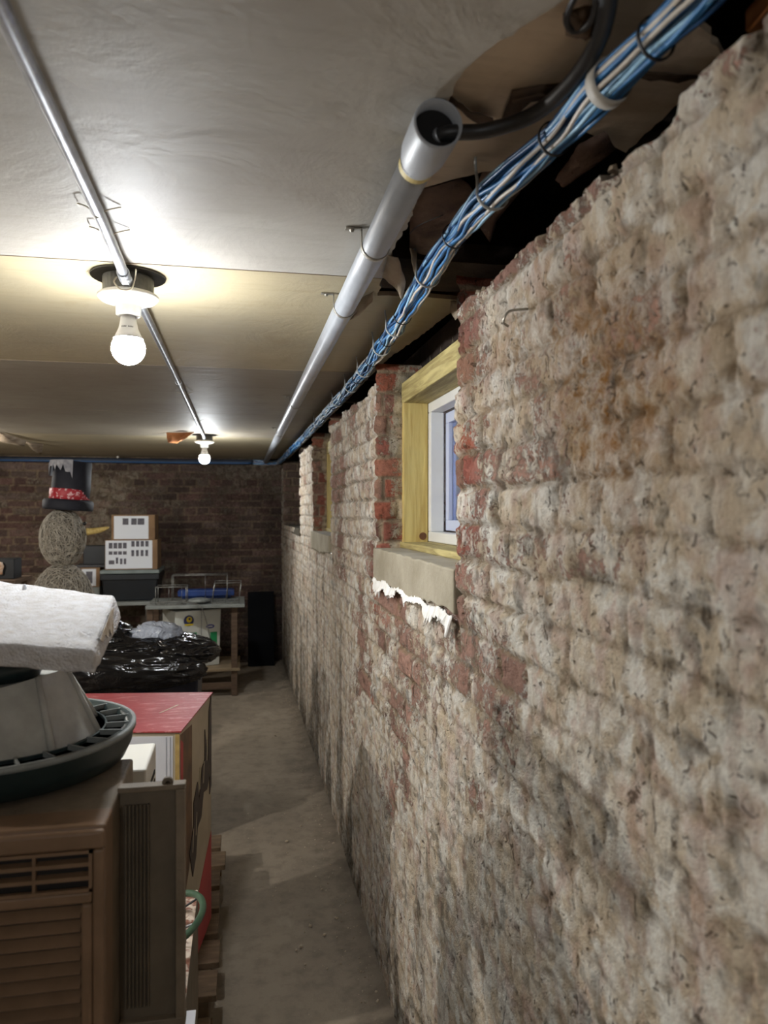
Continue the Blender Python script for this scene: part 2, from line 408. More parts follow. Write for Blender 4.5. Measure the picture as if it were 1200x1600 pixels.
def slab(name, poly, z0, z1, mats, **kw):
    bm = bmesh.new(); vs = [bm.verts.new((x, y, z0)) for x, y in poly]; f = bm.faces.new(vs)
    r = bmesh.ops.extrude_face_region(bm, geom=[f]); nv = [g for g in r['geom'] if isinstance(g, bmesh.types.BMVert)]
    bmesh.ops.translate(bm, verts=nv, vec=(0, 0, z1-z0)); bmesh.ops.triangulate(bm, faces=bm.faces[:])
    bmesh.ops.recalc_face_normals(bm, faces=bm.faces[:])
    me = bpy.data.meshes.new(name); 
    for f in bm.faces: f.material_index = 1 if abs(f.normal.z) < .5 and len(mats) > 1 else 0
    bm.to_mesh(me); bm.free()
    for m_ in mats: me.materials.append(m_)
    o = bpy.data.objects.new(name, me); COL.objects.link(o); ORG[o] = Vector((0, 0, 0)); return tag(o, **kw)
Y1, Y2, Y3, Y4 = 1.555, 2.62, 3.85, 5.05
g = .0025
edge1 = jag([(.42, REAR), (.40, .40), zc(930, -60), zc(865, 12), zc(770, 72), zc(712, 128), zc(694, 168), zc(662, 290), zc(640, 345), zc(612, 395), zc(604, 430), (zc(596, 440)[0], Y1-g)], .0035, .012, 4)
slab('ceiling', [(LEFT, Y1-g), (LEFT, REAR)]+edge1, CEIL, CEIL+.010, [mc1, m_core], kind='structure')
p2 = [(zc(594, 441)[0], Y1+g), zc(590, 462), zc(650, 462), zc(722, 470), zc(700, 492), zc(651, 530), (.478, 2.3), (.470, Y2-g)]
slab('ceiling', [(LEFT, Y2-g), (LEFT, Y1+g)]+jag(p2, .003, .014, 8), CEIL, CEIL+.010, [mc2, m_core], kind='structure')
slab('ceiling', [(LEFT, Y3-g), (LEFT, Y2+g)]+jag([(.472, Y2+g), (.47, 3.2), (.465, Y3-g)], .002, .03, 9), CEIL, CEIL+.010, [mc3, m_core], kind='structure')
slab('ceiling', [(LEFT, Y4-g), (LEFT, Y3+g)]+jag([(.465, Y3+g), (.46, Y4-g)], .002, .03, 10), CEIL, CEIL+.010, [mc3, m_core], kind='structure')
slab('ceiling', [(LEFT, BACK+.03), (LEFT, Y4+g)]+jag([(.46, Y4+g), (.45, BACK+.03)], .002, .03, 11), CEIL, CEIL+.010, [mc2, m_core], kind='structure')
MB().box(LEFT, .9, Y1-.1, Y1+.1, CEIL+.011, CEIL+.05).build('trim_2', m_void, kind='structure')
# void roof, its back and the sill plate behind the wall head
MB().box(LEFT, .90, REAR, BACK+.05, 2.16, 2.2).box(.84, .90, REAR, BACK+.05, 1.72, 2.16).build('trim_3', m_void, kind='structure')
for k, yy in enumerate((.35, .95, 2.9, 3.5, 4.4, 5.2, 6.2)):
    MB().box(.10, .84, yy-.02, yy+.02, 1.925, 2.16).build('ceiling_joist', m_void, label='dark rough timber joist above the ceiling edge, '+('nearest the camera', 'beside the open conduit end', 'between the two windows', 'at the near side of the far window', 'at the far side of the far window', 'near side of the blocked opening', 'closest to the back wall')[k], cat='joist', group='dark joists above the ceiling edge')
# exposed lower layer of board, seen through the torn hole
m_tan = ceil_mat('tan_board', (208, 190, 166), (216, 198, 174), (150, 124, 98))
e2 = jag([zc(1010, -80, 1.914), zc(1075, 10, 1.914), zc(1137, 96, 1.914), zc(1060, 160, 1.914), zc(978, 238, 1.914), zc(900, 196, 1.914), zc(860, 232, 1.914), zc(780, 262, 1.914), zc(705, 280, 1.914), zc(650, 296, 1.914), zc(640, 240, 1.914), zc(640, 100, 1.914), zc(700, -60, 1.914)], .002, .012, 12)
slab('torn_ceiling_board', e2[:-1], 1.913, 1.922, [m_tan, m_core], label='tan torn plasterboard sheet exposed above the cable bundle', cat='plasterboard')
m_crack = mat('torn_paper_edge', (86, 66, 48), (60, 46, 34), 20, .9)
def flap(name, poly, lift, mt, label, th=.0016, sub=None, cat='torn paper', curl=.02, grp=None):
    "curled scrap: a polygon given as (px, py, z) points, fanned about its centre and bent"
    pts = [PZ(a, b, c) for a, b, c in poly]; c = sum(pts, Vector())/len(pts); m = MB()
    ring = []; n = len(pts)
    fine = []
    for i in range(n):
        a, b = pts[i], pts[(i+1) % n]
        for k in range(4):
            p = a.lerp(b, k/4) + Vector((random.uniform(-1, 1), random.uniform(-1, 1), random.uniform(-1, 1)))*.0012*(k > 0); fine.append(p)
    mid = [p.lerp(c, .5)+Vector((0, 0, -curl*.5)) for p in fine]; N = len(fine)
    vs = fine+mid+[c+Vector((0, 0, -curl*.7))]
    fs = [(i, (i+1) % N, N+(i+1) % N, N+i) for i in range(N)]+[(N+i, N+(i+1) % N, 2*N) for i in range(N)]
    m.add(vs, fs); o = m.build(name, mt, smooth=True, label=label, cat=cat, group=grp, fixn=False)
    md = o.modifiers.new('s', 'SOLIDIFY'); md.thickness = th; return o
m_flap = mat('curled_drywall_paper', (176, 160, 138), (140, 122, 102), 12, .85, bump=.002)
m_brownpaper = mat('brown_debris', (150, 124, 108), (104, 84, 76), 14, .9, bump=.008, bscale=25)
flap('paper_scrap', [(640, 300, 1.93), (720, 278, 1.93), (745, 300, 1.93), (700, 372, 1.95), (668, 430, 1.93), (640, 420, 1.93)], 0, m_brownpaper, 'crumpled brownish building paper hanging behind the thick grey conduit', curl=.018)
flap('paper_scrap', [(756, 262, 1.93), (806, 255, 1.93), (812, 300, 1.92), (775, 345, 1.91), (765, 378, 1.90), (735, 330, 1.91)], 0, m_brownpaper, 'dark pinkish paper scrap hanging right of the cable bundle above the brick', curl=.012)
flap('paper_scrap', [(606, 398, 1.898), (622, 402, 1.892), (634, 440, 1.87), (628, 468, 1.855), (619, 450, 1.868), (598, 432, 1.893)], 0, m_flap, 'pale torn paper flap with ragged tip between conduit and blue cables', curl=.005)
flap('paper_scrap', [(640, 388, 1.90), (650, 392, 1.90), (652, 420, 1.87), (650, 436, 1.86), (643, 410, 1.88)], 0, m_flap, 'narrow white paper sliver dangling left of the blue cables', curl=.002)
flap('paper_scrap', [(560, 468, 1.897), (584, 455, 1.897), (582, 472, 1.88), (562, 492, 1.868), (548, 500, 1.868), (556, 484, 1.88)], 0, m_flap, 'curled cream paper strip under the conduit beside its second clip', curl=.004)
flap('paper_scrap', [(705, 470, 1.89), (722, 470, 1.88), (720, 490, 1.85), (712, 500, 1.85), (704, 486, 1.87)], 0, m_flap, 'small torn paper curl at the broken board corner over the window', curl=.003)
flap('paper_scrap', [(880, 20, 1.905), (925, 8, 1.905), (935, 40, 1.895), (915, 62, 1.885), (885, 55, 1.89)], 0, m_crack, 'dark torn brown scrap beside the black cable at the top of the hole', curl=.01)
flap('paper_scrap', [(800, 140, 1.912), (885, 128, 1.912), (905, 150, 1.908), (842, 148, 1.900), (800, 158, 1.898), (796, 190, 1.905), (784, 186, 1.909)], 0, m_crack, 'long brown tear line across the exposed tan plasterboard', curl=.002)
flap('paper_scrap', [(0, 675, 1.898), (42, 688, 1.898), (38, 697, 1.86), (0, 690, 1.87)], 0, m_flap, 'peeling cream ceiling paper at the far left edge', curl=.01)
flap('paper_scrap', [(40, 690, 1.898), (68, 694, 1.898), (64, 710, 1.85), (50, 702, 1.865)], 0, m_flap, 'peeling cream ceiling paper hanging left of the black top hat', curl=.01)
flap('paper_scrap', [(905, 225, 1.905), (945, 205, 1.905), (962, 232, 1.90), (925, 262, 1.885), (880, 292, 1.88), (868, 280, 1.885), (890, 250, 1.90)], 0, m_brownpaper, 'brown torn scrap hanging right of the cable bundle below the tan board', curl=.006)
flap('paper_scrap', [(700, 160, 1.905), (740, 190, 1.905), (772, 198, 1.903), (770, 186, 1.898), (735, 176, 1.898), (704, 150, 1.904)], 0, m_crack, 'thin dark tear just right of the open conduit end', curl=.002)
flap('paper_scrap', [(940, 110, 1.908), (1020, 112, 1.908), (1100, 118, 1.909), (1060, 128, 1.906), (1000, 122, 1.903)], 0, m_crack, 'thin brown tear across the tan board right of the bundle', curl=.001)
m_orange = mat('orange_paper', (176, 112, 62), (150, 92, 50), 10, .8)
flap('paper_scrap', [(260, 676, 1.898), (304, 675, 1.898), (292, 684, 1.86), (276, 693, 1.84), (262, 691, 1.85)], 0, m_orange, 'orange brown paper tongue peeling beside the far light bulb', curl=.01)
# timber bits in the gap
m_wood = mat('rough_timber', (150, 98, 52), (108, 68, 38), 8, .75, bump=.003, bscale=40, stretch=(1, 8, 1))
a, b = PZ(690, 452, 1.93), PZ(752, 425, 1.93)
MB().hexa([(a.x-.02, a.y-.03, 1.925), (.80, a.y-.03, 1.925), (.80, a.y+.10, 1.925), (a.x-.02, a.y+.10, 1.925)],
          [(a.x-.02, a.y-.03, 2.0), (.80, a.y-.03, 2.0), (.80, a.y+.10, 2.0), (a.x-.02, a.y+.10, 2.0)]).build('timber_block', m_wood, bevel=.003, label='brown timber block showing in the dark gap behind blue cables', cat='timber')
m_orwood = mat('orange_wood', (168, 104, 48), (140, 82, 36), 5, .7, bump=.003, stretch=(1, 6, 1))
a = PZ(1150, 50, 1.93)
MB().hexa([(a.x-.02, a.y-.25, 1.915), (.83, a.y-.25, 1.915), (.83, a.y-.02, 1.915), (a.x-.005, a.y-.02, 1.915)],
          [(a.x-.02, a.y-.25, 1.94), (.83, a.y-.25, 1.94), (.83, a.y-.02, 1.94), (a.x-.005, a.y-.02, 1.94)]).build('timber_board', m_orwood, bevel=.003, label='orange brown wooden board above the brick in the top right corner', cat='board')

# ------------------------------------------------------------ windows
m_ply = NT('treated_pine')
def _pine():
    t = m_ply; v = t.obj((14, 14, 1.2)); n = t.noise(v, 4, 4, .6, .5); n2 = t.noise(t.obj(), 8, 3)
    c = t.mix(t.ramp(n, .35, .65), lin((206, 186, 116)), lin((176, 150, 84)))
    c = t.mix(t.ramp(n2, .5, .7, 0, .4), c, lin((186, 172, 110))); t.l(c, t.b.inputs['Base Color'])
    t.b.inputs['Roughness'].default_value = .6; t.bump(n, .0015); return t.m
m_pine = _pine()
m_pineh = NT('treated_pine_head')
def _pineh():
    t = m_pineh; v = t.obj((14, 1.0, 14)); n = t.noise(v, 5, 5, .6, .8)
    t.l(t.mix(t.ramp(n, .35, .65), lin((190, 176, 118)), lin((140, 124, 74))), t.b.inputs['Base Color'])
    t.b.inputs['Roughness'].default_value = .65; t.bump(n, .003); return t.m
m_pineh = _pineh()
m_conc = mat('sill_concrete', (168, 160, 142), (146, 138, 118), 9, .9, bump=.003, bscale=60)
m_vinyl = mat('white_vinyl', (226, 226, 222), (214, 214, 212), 5, .35)
m_vinyl2 = mat('pale_blue_vinyl', (196, 204, 226), None, 5, .4)
m_glass = NT('window_glass'); m_glass.b.inputs['Transmission Weight'].default_value = 1; m_glass.b.inputs['Roughness'].default_value = .12
m_glass.b.inputs['IOR'].default_value = 1.3; m_glass.b.inputs['Base Color'].default_value = (.86, .9, 1, 1); m_glass = m_glass.m
m_knot = mat('wood_knot', (112, 72, 40), (82, 50, 28), 60, .7)
m_white = mat('peeling_white_paint', (244, 243, 240), (228, 226, 220), 30, .7, bump=.002)
m_mortar = mat('mortar_bed', (170, 158, 134), (150, 138, 116), 14, .95, bump=.004, bscale=50)
def ring(m, x0, x1, a, b, z0, z1, w, mi=None):
    m.box(x0, x1, a, b, z0, z0+w, mi).box(x0, x1, a, b, z1-w, z1, mi).box(x0, x1, a, a+w, z0+w, z1-w, mi).box(x0, x1, b-w, b, z0+w, z1-w, mi)
    return m
m_well = mat('well_panel', (205, 212, 232), None, 5, .8)
for wi, (a, b) in enumerate(WINS[:2]):
    X0 = float(wallx(b)); dx = X0-.42
    m = MB(); # concrete sill with slightly sagging bottom
    n = 30; top = SILL+.004
    pts = [(a, top)]+[(a+(b-a)*k/n, top+random.uniform(-.002, .002)) for k in range(1, n)]+[(b, top)]
    bot = [(b-(b-a)*k/n, 1.192+random.uniform(-.006, .006)+(.012 if k > n*.7 else 0)) for k in range(n+1)]
    m.prism([(X0-.014, y, z) for y, z in pts+bot], (.18, 0, 0)); 
    m.build('window_sill', m_conc, bevel=.004, label='old concrete sill under the %s window' % ('near' if wi == 0 else 'far narrow-looking'), cat='sill', group=None)
    w = empty('window_%d' % (wi+1), (X0+.1, (a+b)/2, SILL), None, None); w['kind'] = 'structure'
    x0 = X0+.080; 
    MB().box(x0-.003, x0+.075, b-.028, b-.002, SILL, 1.745).build('jamb_board', m_pine, w, bevel=.002)
    MB().box(x0, x0+.075, a+.002, a+.028, SILL, 1.745).build('jamb_board', m_pine, w, bevel=.002)
    MB().box(x0-.004, x0+.09, a-.0, b+.0, 1.738, 1.802).build('head_board', m_pineh, w, bevel=.003)
    MB().box(x0-.01, x0+.10, a+.001, b-.001, SILL+.004, SILL+.022).build('sill_board', m_pineh, w, bevel=.003)
    m = MB(); ring(m, x0+.075, x0+.118, a+.003, b-.029, SILL+.024, 1.738, .030)
    fr = m.build('window_frame', m_vinyl, w, bevel=.003)
    m = MB(); ring(m, x0+.122, x0+.150, a+.036, b-.062, SILL+.058, 1.704, .032); m.box(x0+.124, x0+.148, (a+b)/2-.02, (a+b)/2+.02, SILL+.09, 1.67)
    sa = m.build('sash', m_vinyl2, w, bevel=.002)
    MB().box(x0+.134, x0+.139, a+.068, b-.094, SILL+.09, 1.672).build('pane', m_glass, sa)
    if wi == 0:
        q = PY(663, 832, b-.028)
        kn = MB(); kn.lathe([(.0, 0), (.010, 0), (.012, .0015)], (x0+.058, b-.0285, 1.325), 14, ax=Matrix.Rotation(PI/2, 3, 'X')); kn.build('knot', m_knot, [c for c in w.children if 'jamb' in c.name][0])
    # surround that closes the wall around the frame, and a pale light well outside
    m = MB(); m.box(x0+.08, x0+.30, a-.03, b+.03, SILL-.12, SILL+.03).box(x0+.08, x0+.30, a-.03, b+.03, 1.735, 1.86)
    m.box(x0+.08, x0+.30, a-.05, a+.004, SILL-.1, 1.86).box(x0+.08, x0+.30, b-.004, b+.05, SILL-.1, 1.86)
    m.build('trim_%d' % (4+wi), m_mortar, kind='structure')
    m = MB(); m.box(1.25, 1.28, a-.4, b+.4, .9, 2.5).box(XB+.10, 1.25, a-.43, a-.4, .9, 2.5).box(XB+.10, 1.25, b+.4, b+.43, .9, 2.5).box(XB+.10, 1.28, a-.43, b+.43, .87, .9)
    for k in range(7):
        yy = a-.3+k*.22; m.box(1.235, 1.25, yy, yy+.06, .9, 2.5)
    m.build('window_well', m_well, label='pale panelled light well outside the %s window' % ('near' if wi == 0 else 'far'), cat='window well')
    # mortar above and over the opening
# third, blocked opening with a plain dark infill
a, b = WINS[2]; X0 = float(wallx(6))
MB().box(X0+.22, X0+.30, a-.02, b+.02, SILL-.1, 1.92).box(X0+.0, X0+.30, a, b, SILL-.05, SILL).build('trim_6', m_jamb if False else mat('dark_infill', (96, 90, 78), (70, 64, 54), 7, .95, bump=.006, bscale=25), kind='structure')
# head closures above windows
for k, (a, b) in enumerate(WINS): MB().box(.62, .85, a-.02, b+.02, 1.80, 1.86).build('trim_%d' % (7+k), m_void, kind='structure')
# stamped dark plate over window one
m = MB(); m.box(.56, .62, 1.2, 2.9, 1.81, 1.92); m.build('sill_plate', m_void, label='dark stained timber plate with pale stamps above the near window', cat='timber')
m_stamp = mat('stamp_ink', (120, 108, 88))
pl = bpy.data.objects['sill_plate']
for k in range(7):
    yy = 1.55+k*.12; m = MB()
    for sg in (-1, 1): m.add([(.5592, yy-.02*sg, 1.832), (.5592, yy-.016*sg, 1.830), (.5592, yy+.004*sg, 1.868), (.5592, yy-.0*sg, 1.870)], [(0, 1, 2, 3)])
    m.build('stamp', m_stamp, pl)
# peeling white paint under the near sill
def flakes():
    m = MB(); a, b = WINS[0]; rnd = random.Random(5); n = 150
    ys = np.linspace(1.39, b-.01, n); up = []; lo = []
    for k, y in enumerate(ys):
        body = vn(np.array([y*16.]), np.array([3.]))[0]; w = .006+.040*max(0, body-.25)*(.55+.9*rnd.random())
        if 1.80 < y < 1.90 or 1.60 < y < 1.63: w = .002
        c = 1.190+.004*math.sin(y*31)+.006*rnd.random()
        up.append((.4050, y, c+.005)); lo.append((.4000-.010*body*rnd.random(), y+rnd.uniform(-.003, .003), c-w))
    for i in range(n-1): m.add([up[i], up[i+1], lo[i+1], lo[i]], [(0, 1, 2, 3)])
    o = m.build('paint_flakes', m_white, label='peeling white paint flakes along the bottom of the near concrete sill', cat='paint', fixn=False)
    md = o.modifiers.new('s', 'SOLIDIFY'); md.thickness = .0016
flakes()

# ------------------------------------------------------------ conduits
m_emt = mat('galvanised_steel', (176, 178, 182), (150, 152, 156), 30, .38, .75)
m_pvc = mat('grey_conduit', (166, 170, 176), (150, 154, 160), 10, .42, .0, bump=.0006, bscale=60, spec=.7)
m_strap = mat('zinc_strap', (170, 166, 156), (130, 124, 112), 60, .4, .7)
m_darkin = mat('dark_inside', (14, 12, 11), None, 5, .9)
c1 = empty('thick_conduit', (.235, .85, 1.846), 'thick grey conduit running along the ceiling to the back wall', 'conduit')
zc0 = CEIL-.030
m = MB(); m.tube([(.235, .960, zc0), (.235, 1.6, zc0-.001), (.235, 2.6, zc0+.001), (.235, 4.4, zc0), (.235, BACK-.02, zc0)], .0235, 28); m.build('pipe', m_pvc, c1, smooth=True, fixn=True)
m = MB(); prof = [(.0242, .965), (.0265, .955), (.0300, .935), (.0308, .90), (.0308, .866), (.0300, .862), (.0278, .862), (.0270, .90), (.0262, .94)]
n = 32; vs = []; fs = []
for r, y in prof:
    for k in range(n): vs.append((.235+r*math.cos(2*PI*k/n), y, zc0-.001+r*math.sin(2*PI*k/n)))
for i in range(len(prof)-1):
    for k in range(n): fs.append((i*n+k, i*n+(k+1) % n, (i+1)*n+(k+1) % n, (i+1)*n+k))
m.add(vs, fs); m.build('bell_end', m_pvc, c1, smooth=True)
MB().tube([(.235, .966, zc0), (.235, .978, zc0)], .0246, 28).build('tape_band', mat('yellow_tape', (206, 190, 130), (186, 168, 104), 40, .6), c1, smooth=False)
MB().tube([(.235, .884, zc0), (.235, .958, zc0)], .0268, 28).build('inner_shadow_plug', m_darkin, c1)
def strap(px, py, xx, r, zz, lab, tail=.045, wsc=1.0):
    q = PX(px, py, xx) if False else None
    y = PZ(px, py, zz).y
    e = empty('pipe_clip', (xx, y, zz), lab, 'clip', 'metal clips holding the thick conduit')
    pts = [(xx+(r+.0012)*math.cos(t), y, zz+(r+.0012)*math.sin(t)) for t in np.linspace(-PI*.02, -PI*1.0, 16)]
    m = MB()
    for p, q in ((-.006*wsc, .006*wsc),):
        vs = []; 
        full = [(xx+r+.001, y, CEIL-.001)]+pts+[(xx-r-.001, y, CEIL-.004)]
        for x_, y_, z_ in full: vs += [(x_, y_+p, z_), (x_, y_+q, z_)]
        m.add(vs, [(2*i, 2*i+1, 2*i+3, 2*i+2) for i in range(len(full)-1)])
    o = m.build('band', m_strap, e, smooth=True, fixn=False); md = o.modifiers.new('s', 'SOLIDIFY'); md.thickness = .0014; md.offset = 0
    m = MB(); m.box(xx-r-tail, xx-r-.001, y-.006, y+.006, CEIL-.0035, CEIL-.0005); m.build('tab', m_strap, e, bevel=.001)
    m = MB(); m.lathe([(.0, -.0085), (.0035, -.0075), (.0045, -.004), (.0045, -.0035)], (xx-r-tail*.6, y, CEIL), 12); m.build('nail_head', m_strap, e, smooth=True)
for i, (px, py, l_) in enumerate(((590, 385, 'zinc clip on the thick conduit, nearest one with a torn fixing'), (545, 480, 'zinc clip on the thick conduit, second from the open end'), (460, 630, 'zinc clip on the thick conduit, third from the open end'), (440, 676, 'zinc clip on the thick conduit, closest to the back wall'))):
    strap(px, py, .235, .0240, zc0, l_, tail=.030)
# thin conduit with the two lamps
zt_ = CEIL-.014; XL = -.226
e = empty('thin_conduit', (XL, 1.3, zt_-.01), 'thin steel conduit on the ceiling coming from camera to the near lamp', 'conduit')
MB().tube([(XL+.004, .1, zt_), (XL+.001, .8, zt_-.002), (XL, 1.3, zt_-.001), (XL-.002, 1.50, zt_-.006), (XL-.002, 1.585, zt_-.013)], .0100, 18).build('pipe', m_emt, e, smooth=True)
MB().tube([(XL-.002, 1.535, zt_-.010), (XL-.002, 1.568, zt_-.012)], .0124, 16).tube([(XL-.002, 1.568, zt_-.012), (XL-.002, 1.588, zt_-.013)], .0140, 6).build('connector', m_emt, e, bevel=.001)
e = empty('thin_conduit', (XL, 3.3, zt_-.01), 'thin steel conduit on the ceiling between the near and the far lamp', 'conduit')
MB().tube([(XL, 1.70, zt_-.012), (XL, 1.78, zt_-.004), (XL, 2.6, zt_), (XL, 4.78, zt_-.004), (XL, 4.86, zt_-.012)], .0100, 18).build('pipe', m_emt, e, smooth=True)
MB().tube([(XL, 1.70, zt_-.012), (XL, 1.73, zt_-.010)], .013, 12).build('connector', m_emt, e, bevel=.001)
MB().tube([(XL, 2.86, zt_), (XL, 2.90, zt_)], .0125, 14).build('coupling', m_emt, e, bevel=.001)
m_wire = mat('old_wire', (196, 184, 160), (160, 146, 120), 40, .6)
for k, (px, py, lb) in enumerate(((150, 318, 'bent wire clip on the thin conduit just before the near lamp'), (138, 352, 'curled cream wire tail beside the thin conduit before the near lamp'), (292, 612, 'twisted wire clip on the thin conduit between the lamps'), (303, 655, 'small wire clip on the thin conduit close to the far lamp'))):
    q = PZ(px, py, CEIL-.003); y = q.y
    pts = smooth_path([(XL+.035, y+.01, CEIL-.002), (XL+.012, y+.004, CEIL-.012), (XL, y, zt_-.0120), (XL-.012, y-.002, CEIL-.012), (XL-.028, y-.008, CEIL-.008), (XL-.03, y+.012, CEIL-.004)], 6)
    MB().tube(pts, .0012, 6).build('wire_clip', m_wire, smooth=True, label=lb, cat='wire')

# ------------------------------------------------------------ lamps
m_steel_dark = mat('grey_box', (96, 94, 88), (74, 72, 66), 25, .5, .5, bump=.001)
m_plate = mat('disc_plate', (70, 66, 58), (50, 46, 40), 20, .55, .3)
m_porc = mat('porcelain', (232, 230, 222), (222, 218, 208), 10, .25)
m_led = mat('bulb_collar', (226, 224, 218), None, 5, .45)
m_mark = mat('grey_print', (120, 118, 112), None, 5, .6)
def emis(name, col, st):
    t = NT(name); t.b.inputs['Base Color'].default_value = (1, 1, 1, 1); t.b.inputs['Emission Color'].default_value = col
    t.b.inputs['Emission Strength'].default_value = st; t.b.inputs['Roughness'].default_value = .3; return t.m
m_globe = emis('led_globe', (.93, .97, 1.0, 1), BULB)
m_globe2 = emis('fill_globe_bright', (1.0, .95, .88, 1), BULB*4.4)  # brighter globe for the added fill lamp
m_globe3 = emis('fill_globe_warm', (1.0, .95, .88, 1), BULB*1.7)
def lamp(x, y, lab):
    e = empty('bulb_lamp', (x, y, 1.70), lab, 'lamp', 'bare bulb ceiling lamps')
    MB().lathe([(.0, CEIL-.001), (.076, CEIL-.001), (.076, CEIL-.004), (.0, CEIL-.004)], (x, y, 0), 40).build('disc', m_plate, e)
    MB().lathe([(.0, CEIL-.004), (.052, CEIL-.004), (.052, CEIL-.040), (.0, CEIL-.040)], (x, y, 0), 8*4).build('junction_box', m_steel_dark, e, bevel=.0015)
    MB().lathe([(0, -.0395), (.058, -.0395), (.0625, -.043), (.0625, -.047), (.055, -.054), (.036, -.060), (.028, -.062), (.026, -.066), (.0255, -.083), (.0225, -.086), (0, -.086)], (x, y, CEIL), 40).build('lamp_holder', m_porc, e, smooth=True)
    for sx in (-1, 1): MB().lathe([(0, -.0585), (.003, -.058), (.004, -.055), (.004, -.050)], (x+.042*sx, y-.004, CEIL), 10).build('screw', m_strap, e, smooth=True)
    b = MB().lathe([(0, -.084), (.0150, -.084), (.0165, -.095), (.0200, -.112), (.0270, -.128), (.0305, -.134)], (x, y, CEIL), 32).build('bulb_collar', m_led, e, smooth=True)
    for k in range(9):
        th = -PI/2-.5+k*.13; r = .0215
        c = Vector((x+r*math.cos(th), y+r*math.sin(th), CEIL-.113)); t = Vector((-math.sin(th), math.cos(th), 0))
        if k != 4: MB().add([c-t*.001, c+t*.001, c+t*.0012+Vector((0, 0, .003)), c-t*.0008+Vector((0, 0, .003))], [(0, 1, 2, 3)]).build('printed_mark', m_mark, b)
    pr = [(.0305, -.134)]+[(.0345*math.sin(t), -.154+.0345*math.cos(t)) for t in np.linspace(1.05, PI, 14)]
    MB().lathe(pr, (x, y, CEIL), 32).build('globe', m_globe, e, smooth=True)
    return e
L1 = lamp(XL-.006, 1.640, 'nearer bare white bulb in a porcelain holder on a round box')
L2 = copy_tree(L1); L2.location = (XL, 4.92, 1.70); L2['label'] = 'farther bare white bulb lamp near the back wall'
L3_fill = copy_tree(L1); L3_fill.location = (XL+.0, -1.25, 1.70); L3_fill['label'] = 'added fill bulb lamp on the ceiling behind the viewer'  # fill lamp added out of view to brighten the near wall
for y_, l_ in ((1.70, 'added fill bulb lamp off to the left, level with the near lamp'), (4.95, 'added fill bulb lamp off to the left, level with the far lamp')):  # unseen lamps added on the left as fill for the brick wall
    L4_fill = copy_tree(L1); L4_fill.location = (-2.05, y_, 1.70); L4_fill['label'] = l_
    for ch_ in L4_fill.children:
        if ch_.name.startswith('globe'): ch_.data = ch_.data.copy(); ch_.data.materials[0] = m_globe2 if y_ < 3 else m_globe3
L1c = smooth_path([(XL-.02, 1.575, 1.876), (XL-.022, 1.560, 1.862), (XL-.008, 1.555, 1.846), (XL+.010, 1.565, 1.852), (XL+.016, 1.575, 1.876), (XL+.02, 1.56, 1.89)], 6)
MB().tube(L1c, .0016, 6).build('cord_tie', m_wire, smooth=True, label='looped cream cord tied round the conduit at the near lamp', cat='cord')

# ------------------------------------------------------------ cable bundle
m_blue = mat('blue_cable', (52, 126, 186), (40, 104, 162), 40, .38, spec=.6)
m_blue2 = mat('dark_blue_cable', (32, 76, 122), None, 5, .4)
m_lb = mat('light_blue_cable', (140, 184, 214), None, 5, .4)
m_wc = mat('pale_cable', (206, 200, 190), (186, 178, 166), 30, .45)
m_tie = mat('black_tie', (22, 20, 22), None, 5, .5)
m_ringm = mat('grey_cable_ring', (176, 176, 172), (150, 150, 146), 30, .4)
zb = 1.862
ctr = smooth_path([(.44, .15, zb+.01), (.425, .40, zb+.01), (.404, .60, zb), (.392, .714, zb), (.379, .884, zb), (.356, 1.06, zb), (.354, 1.28, zb), (.372, 1.62, zb), (.388, 2.04, zb-.002), (.398, 2.63, zb-.003), (.394, 3.3, zb-.003), (.388, 4.4, zb-.004), (.372, 5.6, zb-.004), (.355, 6.6, zb-.004), (.335, 6.86, zb-.004), (.25, 6.95, zb-.004), (.08, 6.965, zb)], 34)
m_shadecab = mat('shade_dark_cable', (52, 62, 80), (40, 48, 62), 12, .5)  # tube coloured dark to imitate the shade on the back wall cables
MB().tube(smooth_path([(.12, 6.965, zb), (-.6, 6.964, zb-.003), (-1.8, 6.966, zb), (-3.55, 6.965, zb-.002)], 14), .0235, 16).build('shaded_cable_run', m_shadecab, smooth=True, label='blue cable run along the top of the back wall, coloured dark for shade', cat='cable run')
MB().tube(smooth_path([(.10, 6.925, zb-.012), (-.8, 6.925, zb-.015), (-1.9, 6.926, zb-.012), (-3.55, 6.925, zb-.014)], 14), .009, 10).build('wall_cable', m_blue2 if 'm_blue2' in globals() else m_shadecab, smooth=True, label='thin blue cable in front of the shade-dark cable run on the back wall', cat='cable')
ys_ = [p.y for p in ctr]
cb = empty('cable_bundle', (.39, .9, 1.84), 'long bundle of blue and pale data cables tied along the top of the brick wall', 'cable bundle')
TIES = [.545, .655, .86, 1.19, 1.70, 1.93, 2.2, 2.5, 2.8, 3.15, 3.5, 3.9, 4.4, 5.0, 5.6, 6.2]
arc = [0]
for i in range(1, len(ctr)): arc.append(arc[-1]+(ctr[i]-ctr[i-1]).length)
NC = 34
tie_i = [min(range(len(ctr)), key=lambda i: abs(ctr[i].y-t)+(9 if ctr[i].x < .3 else 0)) for t in TIES]
tie_s = np.array([arc[i] for i in tie_i])
